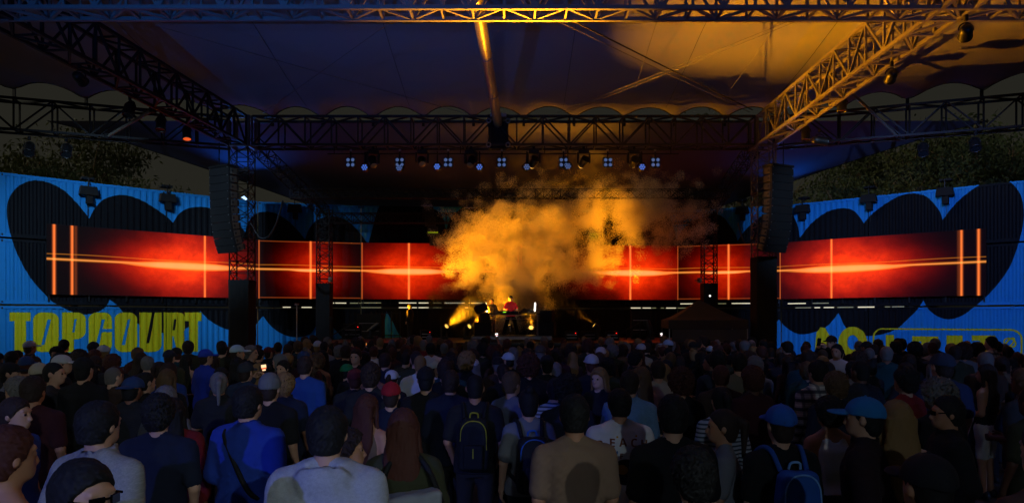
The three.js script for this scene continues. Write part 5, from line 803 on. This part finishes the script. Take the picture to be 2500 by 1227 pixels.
// the people one can tell apart, measured: picture x, head top y, pixels per metre
const CAST = [
  [800, 995, 480, 'm', 'front', ['hood', 'long', 'greyHood'], ['short', 'black'], 0, 0, 'short-haired person in a heather grey hoodie, large in the foreground left of centre', { skin: 0, wide: 1.05 }],
  [243, 982, 430, 'm', 'pocket', ['collar', 'long', 'greyFleece'], ['short', 'black'], 0, -0.25, 'person in a stand-collar grey fleece, large in the left foreground', { wide: 1.08 }],
  [205, 1128, 700, 'm', 'down', ['tee', 'short', 'black'], ['short', 'black'], 0, -1.9, 'person in dark sunglasses at the bottom left edge, turned to the right', { glasses: 1, eyes: 1 }],
  [20, 1042, 560, 'f', 'down', ['tank', 'none', 'black'], ['short', 'auburn'], 0, -0.5, 'bare-shouldered person with dark red hair at the bottom left corner', { skin: 1 }],
  [38, 972, 330, 'm', 'down', ['tee', 'short', 'blue'], ['short', 'brown'], 0, -1.5, 'short-haired person in profile at the left edge, in a blue top', { eyes: 1 }],
  [388, 966, 350, 'm', 'pocket', ['tee', 'short', 'navy'], ['mop', 'black'], 0, 0.1, 'mop-haired person in a dark navy tee beside the grey fleece', {}],
  [607, 944, 330, 'm', 'front', ['jacket', 'long', '#1d3c9a'], ['short', 'black'], 0, -0.25, 'person in a bright blue jacket with a black cross-body strap', { strap: 1, wide: 1.08 }],
  [660, 912, 262, 'm', 'down', ['tee', 'short', 'black'], ['short', 'brown'], ['beanie', '#6e7070'], -0.1, 'person in a grey beanie behind the blue jacket', {}],
  [848, 1050, 415, 'f', 'front', ['tee', 'short', 'brown'], ['mop', 'brown'], 0, -1.3, 'brown-haired person in profile just right of the grey hoodie', { eyes: 1, skin: 1 }],
  [985, 1000, 395, 'f', 'down', ['jacket', 'long', 'olive'], ['long', 'auburn'], 0, 0.05, 'person with long reddish hair and an olive jacket, centre foreground', {}],
  [955, 932, 255, 'm', 'down', ['tee', 'short', 'navy'], ['short', 'brown'], ['cap', '#a01420', 0], 0, 'person wearing a red cap, seen from behind, left of centre', {}],
  [1160, 915, 255, 'm', 'pocket', ['tee', 'short', 'charcoal'], ['buzz', 'black'], 0, 0, 'shaven-headed person with a black backpack with yellow zips', { skin: 1, pack: ['black backpack with yellow-green zips, centre of the crowd', '#0d1214', '#a7a020'] }],
  [1290, 950, 285, 'f', 'down', ['tee', 'short', 'grey'], ['bun', 'black'], 0, 0.15, 'person in a grey tee with a dark backpack, hair tied up, right of centre', { pack: ['dark backpack with blue trim, right of centre', '#0a0c12', '#1f5fb0'] }],
  [1402, 965, 385, 'm', 'front', ['tee', 'short', '#8a6f58'], ['short', 'black'], 0, 0.05, 'broad person in a tan brown tee, foreground right of centre', { skin: 1, wide: 1.0 }],
  [1512, 950, 300, 'm', 'down', ['tee', 'short', 'beach'], ['short', 'black'], 0, 0.05, 'person in a white printed tee with brown lettering across the back', { skin: 1, wide: 1.08 }],
  [1538, 905, 250, 'm', 'down', ['collar', 'long', 'denim'], ['short', 'brown'], 0, -0.3, 'person in a light blue denim shirt behind the printed tee', {}],
  [1642, 965, 390, 'm', 'down', ['tee', 'short', 'black'], ['short', 'black'], 0, 0, 'broad short-haired person in a plain black tee, right foreground', { wide: 1.0 }],
  [1690, 1098, 520, 'f', 'down', ['tee', 'short', 'charcoal'], ['mop', 'black'], 0, 0.2, 'dark mop-haired head at the bottom edge right of centre', {}],
  [1762, 1000, 350, 'f', 'cross', ['tee', 'short', 'grey'], ['pony', 'brown'], 0, 1.35, 'person with a brown ponytail in profile, facing left, grey top', { eyes: 1, skin: 1 }],
  [1760, 945, 272, 'f', 'down', ['tee', 'long', 'stripes'], ['pony', 'black'], 0, 0.1, 'person in a striped grey-blue top with a dark ponytail', {}],
  [1905, 988, 370, 'm', 'down', ['tee', 'short', 'black'], ['short', 'brown'], ['cap', '#1f5fb8', 0], 0.1, 'person in a blue cap seen from behind with a blue backpack', { pack: ['bright blue backpack, right foreground', '#1d55a8', '#7fb0e0'] }],
  [2040, 910, 255, 'm', 'pocket', ['jacket', 'long', 'navy'], ['mop', 'sandy'], 0, 0.1, 'sandy-haired person in a dark navy jacket behind the blue cap', {}],
  [1996, 880, 222, 'm', 'down', ['collar', 'long', 'plaid'], ['short', 'black'], 0, 0.25, 'person in a pale plaid flannel shirt', {}],
  [2108, 970, 375, 'f', 'pocket', ['jacket', 'long', '#241015'], ['mop', 'black'], ['cap', '#1d74b4', 0], 0.95, 'person in a blue cap with the brim to the left, maroon top', { eyes: 1 }],
  [2188, 980, 372, 'f', 'down', ['tank', 'none', 'black'], ['long', 'blonde'], 0, -0.1, 'person with long blonde hair, right foreground', { skin: 3 }],
  [2312, 968, 330, 'm', 'pocket', ['jacket', 'long', 'black'], ['short', 'black'], 0, 1.3, 'person with glasses in profile facing left, black jacket', { glasses: 1, skin: 1 }],
  [2262, 1108, 600, 'm', 'down', ['tee', 'short', 'charcoal'], ['buzz', 'black'], ['cap', '#141519', 0], 0.1, 'back of a dark cap at the bottom edge, far right', { skin: 1 }],
  [2560, 1030, 560, 'm', 'down', ['tee', 'short', '#5a4034'], ['short', 'brown'], 0, 0.2, 'brown tee shoulder cut off by the right picture edge', {}],
  [2408, 890, 190, 'f', 'front', ['tank', 'none', 'charcoal'], ['long', 'brown'], 0, 0.6, 'long-haired person in a dark tank top and pale shorts near the right edge', { legs: 'short', pants: '#b9b6ad', skin: 1, lod: 'hi' }],
  [2490, 900, 190, 'f', 'down', ['tee', 'short', 'black'], ['wavy', 'brown'], 0, 0.3, 'person in wide green striped trousers at the right edge', { legs: 'wide', pants: 'greenStripes', lod: 'hi' }],
  [2300, 862, 225, 'm', 'down', ['tee', 'short', '#1c2c4c'], ['short', 'brown'], ['cap', '#2a3448', 0], 0.05, 'broad person in a navy tee and dark blue cap near the right edge', { wide: 1.08 }],
  [132, 885, 215, 'm', 'front', ['tee', 'short', 'dark grey'], ['buzz', 'black'], 0, -1.35, 'person in a dark grey tee facing right, left part of the crowd', { eyes: 1, lod: 'hi' }],
  [205, 872, 216, 'm', 'down', ['tee', 'short', 'black'], ['short', 'black'], ['cap', '#101012', 0], 0, 'person in a black tee and black cap, left part of the crowd', {}],
  [152, 866, 180, 'm', 'down', ['tee', 'short', 'charcoal'], ['short', 'brown'], ['cap', '#c9c9c4', 0], -1.2, 'person in a white cap facing right near the first yellow letters', {}],
  [96, 886, 205, 'm', 'down', ['tee', 'short', 'charcoal'], ['short', 'brown'], ['cap', '#b8ad92', 0], 0, 'person in a tan cap beside the grey tee at left', {}],
  [25, 885, 200, 'm', 'front', ['tee', 'short', 'grey'], ['short', 'black'], ['cap', '#141416', 0], -1.2, 'person in a grey tee and dark cap at the left edge', {}],
  [408, 902, 205, 'f', 'down', ['tee', 'short', 'black'], ['long', 'sandy'], 0, 0, 'long sandy-haired person left of centre, in black', {}],
  [356, 908, 215, 'm', 'down', ['tee', 'short', 'black'], ['buzz', 'black'], 0, -0.5, 'close-cropped person in a black tee beside long sandy hair', {}],
  [745, 870, 190, 'm', 'down', ['tee', 'short', '#1b4488'], ['short', 'brown'], 0, -0.1, 'person in a mid-blue tee left of the stage', {}],
  [848, 888, 160, 'm', 'down', ['tee', 'short', 'black'], ['short', 'black'], ['cap', '#0f7a46', 0], -0.9, 'person in a green cap, left of centre', {}],
  [868, 852, 150, 'm', 'down', ['tee', 'short', 'black'], ['short', 'brown'], 0, 3.0, 'person facing the camera with a lit face, left of centre', { eyes: 1, skin: 3, lod: 'hi' }],
  [690, 880, 165, 'm', 'down', ['tee', 'short', 'charcoal'], ['short', 'black'], 0, 2.7, 'bearded-looking person facing the camera behind the blue jacket', { eyes: 1, lod: 'hi' }],
  [957, 903, 185, 'f', 'down', ['tee', 'short', 'charcoal'], ['pony', 'brown'], ['cap', '#cfd2d6', 0], -0.2, 'person in a white cap just above the red cap', {}],
  [503, 852, 150, 'm', 'down', ['jacket', 'long', '#1b35a8'], ['short', 'brown'], ['cap', '#2440b8', 0], -0.6, 'person in a blue cap and blue jacket near the last yellow letters', {}],
  [580, 842, 140, 'm', 'down', ['tee', 'short', 'black'], ['short', 'brown'], ['cap', '#bcd4dc', 0], -1.0, 'person in a pale cap facing right below the left speaker array', {}],
  [1240, 860, 148, 'm', 'down', ['tee', 'short', 'navy'], ['short', 'black'], ['cap', '#b9cbd2', 0], 0.8, 'person in a white cap facing left below the DJ', {}],
  [1062, 882, 150, 'm', 'down', ['tee', 'short', 'charcoal'], ['short', 'brown'], ['cap', '#c4d0d2', 0], -1.2, 'person in a white cap facing right, left of the booth', {}],
  [1630, 829, 105, 'm', 'down', ['tee', 'short', 'black'], ['short', 'brown'], ['cap', '#a8b8d4', 0], 1.1, 'person in a pale blue cap below the pop-up tent', {}],
  [1805, 862, 190, 'm', 'down', ['tee', 'short', '#6b6248'], ['short', 'black'], 0, -0.1, 'person in an olive tan tee with a black strap, right of centre', { strap: -1 }],
  [1752, 858, 185, 'm', 'down', ['tee', 'short', '#2a3440'], ['mop', 'black'], 0, 0.05, 'mop-haired person with a small dark backpack beside the olive tee', { pack: ['small dark backpack beside the olive tee', '#0b0d12', '#26303c'] }],
  [1662, 905, 240, 'f', 'down', ['tee', 'short', 'black'], ['curly', 'auburn'], 0, 0.1, 'person with a mass of curly red hair right of centre', {}],
  [1462, 900, 205, 'f', 'down', ['tee', 'short', 'charcoal'], ['wavy', 'blonde'], 0, 2.5, 'blonde person turned towards the camera, right of centre', { eyes: 1, skin: 3, lod: 'hi' }],
  [1565, 898, 205, 'f', 'down', ['tank', 'none', 'brown'], ['wavy', 'sandy'], 0, 0.4, 'wavy sandy-haired person in a brown top right of centre', {}],
  [1606, 880, 195, 'm', 'down', ['tee', 'short', 'cream'], ['short', 'brown'], 0, 0.1, 'person in a cream tee beside curly red hair', {}],
  [1355, 925, 235, 'm', 'down', ['collar', 'short', 'stripes'], ['short', 'black'], 0, 0, 'person in a finely striped shirt right of the grey tee backpack', {}],
  [1250, 908, 235, 'm', 'pocket', ['tee', 'long', '#6a6e78'], ['short', 'sandy'], 0, -0.7, 'sandy-haired person in a pale grey top behind the backpack zips', {}],
  [1385, 922, 262, 'm', 'down', ['tee', 'short', 'navy'], ['curly', 'black'], 0, 0.1, 'curly black-haired person behind the tan tee', {}],
  [1100, 905, 235, 'm', 'down', ['jacket', 'long', 'navy'], ['short', 'brown'], 0, 0, 'brown-haired person in a dark navy jacket, centre', {}],
  [1040, 895, 232, 'm', 'down', ['tee', 'short', 'black'], ['short', 'black'], ['cap', '#0e0e10', 0], 0, 'person in black with a black cap beside the red cap', {}],
  [905, 890, 225, 'm', 'down', ['tee', 'long', 'charcoal'], ['mop', 'brown'], 0, 0, 'mop-haired person in a charcoal long-sleeve top left of the red cap', {}],
  [2100, 880, 215, 'm', 'pocket', ['jacket', 'long', '#24282c'], ['buzz', 'black'], 0, 0.3, 'person in a dark quilted jacket right of the plaid shirt', { skin: 4 }],
  [2210, 900, 240, 'f', 'down', ['tee', 'short', 'red'], ['mop', 'black'], 0, 0.4, 'person in a dark red top near the right edge', {}],
  [2030, 818, 115, 'm', 'phone', ['jacket', 'long', 'black'], ['short', 'black'], ['cap', '#0d0d0f', 0], 2.2, 'person lit by a phone, below the yellow wall ring', { eyes: 1, lod: 'hi', phoneOf: ['glowing phone lighting its holder below the yellow wall ring', '#dff4ff'] }],
  [1196, 842, 96, 'm', 'raise', ['tee', 'short', 'charcoal'], ['short', 'black'], 0, 0, 'person holding a phone high above the crowd below the DJ', { skin: 1, lod: 'hi', phoneOf: ['white lit phone held highest, just left of the DJ', '#f2f4ff'] }],
  [600, 884, 190, 'm', 'phone', ['jacket', 'long', '#223048'], ['short', 'brown'], ['cap', '#2b3138', 0], -0.2, 'person filming with a phone left of the blue tee', { phoneOf: ['orange lit phone left of the blue tee', '#ffcf9a'] }],
  [1348, 872, 120, 'm', 'phone', ['tee', 'short', 'black'], ['short', 'black'], 0, 0, 'person filming with a phone right of the booth', { phoneOf: ['phone with an orange and white picture right of the booth', '#fff0e0'] }],
  [1606, 836, 80, 'm', 'raise', ['tee', 'short', 'black'], ['short', 'brown'], 0, 0, 'person holding up a phone left of the pop-up tent', { phoneOf: ['bright white phone left of the pop-up tent', '#ffffff'] }],
  [885, 838, 78, 'f', 'phone', ['tee', 'short', 'black'], ['mop', 'brown'], 0, 0, 'person with both arms raised to a phone, left of the stage', { phoneOf: ['dim phone held in both hands left of the stage', '#a8763a'] }],
  [156, 829, 115, 'm', 'down', ['tee', 'short', 'black'], ['short', 'black'], 0, 0, 'tall head standing out against the yellow letter P', {}],
  [2420, 808, 118, 'm', 'down', ['collar', 'long', 'plaid'], ['short', 'black'], 0, 0.6, 'person in a pale checked shirt standing tall at the far right', {}],
];
for (const [px, py, s, sex, arms, top, hair, cap_, turn, label, ex] of CAST) {
  const D = F / s, h = clamp(EYE - (py - HY) / s - (cap_ ? 0.02 : 0.01), 1.56, 1.92), spec = { x: (px - CX) / s, D, h, turn, sex, arms, top, hair, cap: cap_ || undefined, label, pants: pick(PANTC), ...ex };
  const p = person(spec); p.userData.spec = spec;
  if (ex.pack) backpack(p, ...ex.pack);
  if (ex.phoneOf) phone(p, ...ex.phoneOf);
}
{ // grey bag slung behind the olive jacket
  const s = CAST[9], D = F / s[2], o = thing('tote_bag', 'grey roll-top bag slung behind the olive jacket', 'bag', [(s[0] - CX) / s[2] + 0.06, 0, -D + 0.22], 0.1);
  part('bag', nets((x, y, z) => { const q = [Math.abs(x) - 0.15 - 0.1 * (y - 1.1), Math.abs(y - 1.08 - x * 0.12) - 0.17, Math.abs(z) - 0.05]; return Math.hypot(Math.max(q[0], 0), Math.max(q[1], 0), Math.max(q[2], 0)) + Math.min(0, Math.max(...q)) - 0.03 + 0.008 * n3(x * 9, y * 7, z * 9); }, [-0.3, 0.8, -0.14], [0.3, 1.4, 0.14], 0.02), mat('#8c9098', 0.85), o); part('strap', tube([V(-0.17, 1.18, 0), V(-0.12, 1.42, -0.1), V(0.0, 1.5, -0.16), V(0.1, 1.42, -0.1), V(0.2, 1.22, 0)], 0.018, 24, 6), mat('#0a0a0c', 0.8), o);
}
// the DJ and the person behind him on the stage
{
  const D = 31.5, p = person({ x: at(1247, 0, D).x, D, y: RISER, h: 1.8, turn: Math.PI, sex: 'm', arms: 'deck', top: ['collar', 'short', '#c4202c'], hair: ['short', 'black'], cap: ['cap', '#0c0c0d', 1], label: 'DJ in a red shirt, black cap and wide black trousers behind the table', legs: 'apart', pants: '#08080a', eyes: 1, lod: 'hi', group: 'people on the stage' }); p.userData.spec = {};
  const q = person({ x: at(1201, 0, 32.6).x, D: 32.6, y: RISER, h: 1.7, turn: 2.6, sex: 'm', arms: 'pocket', top: ['tee', 'short', 'charcoal'], hair: ['short', 'brown'], label: 'person in dark clothes standing behind the DJ on the stage', eyes: 1, lod: 'hi', group: 'people on the stage' });
  const c = person({ x: at(1000, 0, 34.5).x, D: 34.5, y: STAGE, h: 1.75, turn: 1.2, sex: 'm', arms: 'down', top: ['tee', 'long', 'black'], hair: ['short', 'black'], label: 'crew member in black at the left side of the stage', group: 'people on the stage' });
}
console.log('cast done', people.length);
// everybody else: standing rows that thicken towards the stage
{
  const rowsAt = people.map(({ s }) => [s.x, s.D]), spots = [];
  const free = (x, D, r) => rowsAt.every(([a, b]) => (a - x) ** 2 + ((b - D) * 1) ** 2 > r * r);
  const wallD = (x) => x < -13 ? 35.5 + (x + 13.5) * 0.885 : x > 14.8 ? 36.8 - (x - 14.8) * 0.83 : 40;
  let tries = 0; while (tries++ < 26000 && spots.length < 760) {
    const D = Math.sqrt(rr(5.4 * 5.4, 20.5 * 20.5)), x = rr(-0.79, 0.79) * D, r = D < 9 ? 0.74 : D < 14 ? 0.62 : 0.55, e = Math.abs(x / D);
    if (D > wallD(x) - 1.2 || (Math.abs(x - 0.3) < 9.6 && D > 27.7) || (x > 5.9 && x < 11.5 && D > 29) || Math.hypot(Math.abs(x + 0.4) - 11.7, D - 30.6) < 1.2) continue;
    if (D > 20 - (x < 0 ? 6.6 : 3.6) * sstep(0.22, 0.5, e) + 0.8 * n2(x * 0.5, 4)) continue;
    if (D < 6.4 && rnd() < 0.6) continue;
    if (!free(x, D, r)) continue; rowsAt.push([x, D]); spots.push([x, D]);
  }
  spots.sort((a, b) => a[1] - b[1]);
  const colAt = (px) => [[170, 'below the first yellow letter'], [300, 'below the middle yellow letters'], [430, 'below letters U and R'], [560, 'below the last yellow letter'], [660, 'below the left speaker array'], [780, 'below the thin bright pole'], [900, 'below the left rear tower'], [1010, 'below the blue sail shape'], [1110, 'below the left amber lamps'], [1200, 'below the stage speakers'], [1290, 'below the DJ'], [1390, 'right of the DJ booth'], [1500, 'below the lone amber lamp'], [1600, 'left of the tent'], [1720, 'below the tent peak'], [1830, 'below the tent'], [1930, 'below the right speaker array'], [2030, 'left of the yellow ring'], [2130, 'below the yellow ring'], [2250, 'below the yellow outline'], [2370, 'below the right screen'], [9999, 'by the right edge']].find(([e]) => px < e)[1];
  const rowAt = (D) => D < 8 ? 'nearest' : D < 11 ? 'near rows' : D < 14 ? 'middle rows' : D < 17 ? 'farther rows' : 'far rows';
  const taken = new Set(), darkTops = ['black', 'black', 'charcoal', 'charcoal', 'navy', 'dark grey', 'maroon', 'olive', 'brown', 'grey', 'teal', 'purple', 'blue', 'white', 'cream', 'tan', 'green', 'red'];
  const indiv = spots.slice(0, 300 - people.length), rest = spots.slice(300 - people.length);
  for (const [x, D] of indiv) {
    let best; for (let t = 0; t < 60; t++) {
      const sex = rnd() < 0.56 ? 'm' : 'f', tc = rnd() < 0.62 ? pick(darkTops.slice(0, 9)) : pick(darkTops), hc = pick(['black', 'black', 'brown', 'brown', 'brown', 'auburn', 'sandy', 'blonde', 'grey']);
      const hk = sex === 'm' ? pick(['short', 'short', 'short', 'mop', 'buzz', 'curly']) : pick(['long', 'long', 'wavy', 'pony', 'bun', 'curly', 'mop']), cap_ = rnd() < (sex === 'm' ? 0.28 : 0.08) ? [rnd() < 0.12 ? 'beanie' : 'cap', pick(['#101012', '#101012', '#1a2233', '#26282c', '#4a4338', '#b9bcc0', '#23406e', '#5a1519']), rnd() < 0.12] : undefined;
      const hw = cap_ ? `person in a ${({ '#101012': 'black', '#1a2233': 'navy', '#26282c': 'charcoal', '#4a4338': 'brown', '#b9bcc0': 'pale', '#23406e': 'blue', '#5a1519': 'maroon' })[cap_[1]]} ${cap_[0]}` : ({ short: 'short', mop: 'mop of', buzz: 'cropped', curly: 'curly', long: 'long', wavy: 'wavy', pony: 'tied', bun: 'bunned' })[hk] + ` ${hc} hair`;
      const label = `${cap_ ? hw + ' and' : hw + ','} ${tc} top, ${rowAt(D)} ${colAt(CX + x / D * F)}`;
      const turn = rnd() < 0.8 ? rr(-0.4, 0.4) : rnd() < 0.85 ? pick([-1, 1]) * rr(0.7, 1.6) : rr(2.2, 3.9);
      best = { x, D, h: (sex === 'm' ? rr(1.68, 1.84) : rr(1.57, 1.71)), turn, sex, arms: pick(['down', 'pocket', 'front', 'down', 'cross']), top: [pick(['tee', 'tee', 'tee', 'collar', 'jacket', sex === 'f' ? 'tank' : 'hood']), 'short', tc], hair: [hk, hc], cap: cap_, label, pants: pick(PANTC), skin: Math.floor(rnd() * 5), wide: rr(0.96, 1.08) };
      if (['jacket', 'hood'].includes(best.top[0]) || rnd() < 0.2) best.top[1] = 'long'; if (best.top[0] === 'tank') best.top[1] = 'none'; best.eyes = Math.abs(turn) > 0.7 && D < 14;
      if (!taken.has(label)) break;
    }
    taken.add(best.label); person(best).userData.spec = {};
  }
  // the packed far rows, beyond counting
  const crowd = new THREE.Group(); crowd.name = 'far_crowd'; tag(crowd, 'packed far rows of the crowd in front of the stage', 'crowd', null, 'stuff'); scene.add(crowd);
  const kinds = [['m', 'down', 'short'], ['f', 'down', 'long'], ['m', 'pocket', 'mop'], ['f', 'front', 'bun']], sets = kinds.map(() => []); rest.forEach((p, i) => sets[i % 4].push(p));
  kinds.forEach(([sex, arms, hk], i) => {
    const layers = [[bodyGeo(sex, arms, 'lo'), ['#c99a7c', '#b98462', '#8d5d42'], 'crowd_bodies'], [shirtGeo(sex, arms, 'short', 'tee', 'lo'), Object.values(TOPC).slice(0, 12), 'crowd_shirts'], [legsGeo(sex, 'long', 'lo'), PANTC, 'crowd_trousers'], [hairGeo(hk, 'lo'), Object.values(HAIRC), 'crowd_hair']];
    const M4 = sets[i].map(([x, D]) => { const h = (sex === 'm' ? rr(1.68, 1.84) : rr(1.57, 1.7)) / 1.75; return new THREE.Matrix4().compose(V(x, 0, -D), new THREE.Quaternion().setFromAxisAngle(UP, rnd() < 0.85 ? rr(-0.5, 0.5) : rr(-1.6, 1.6)), V(h, h, h)); });
    layers.forEach(([g, cols, n]) => { const im = new THREE.InstancedMesh(g, new THREE.MeshStandardMaterial({ color: '#ffffff', roughness: 0.85 }), M4.length); M4.forEach((m, j) => { im.setMatrixAt(j, m); im.setColorAt(j, new THREE.Color(rnd() < 0.55 && n === 'crowd_shirts' ? '#0d0d10' : pick(cols))); }); im.name = n; im.castShadow = im.receiveShadow = true; im.userData.kind = 'stuff'; crowd.add(im); });
  });
  console.log('people', people.length, 'far', rest.length);
}
renderer.render(scene, camera);
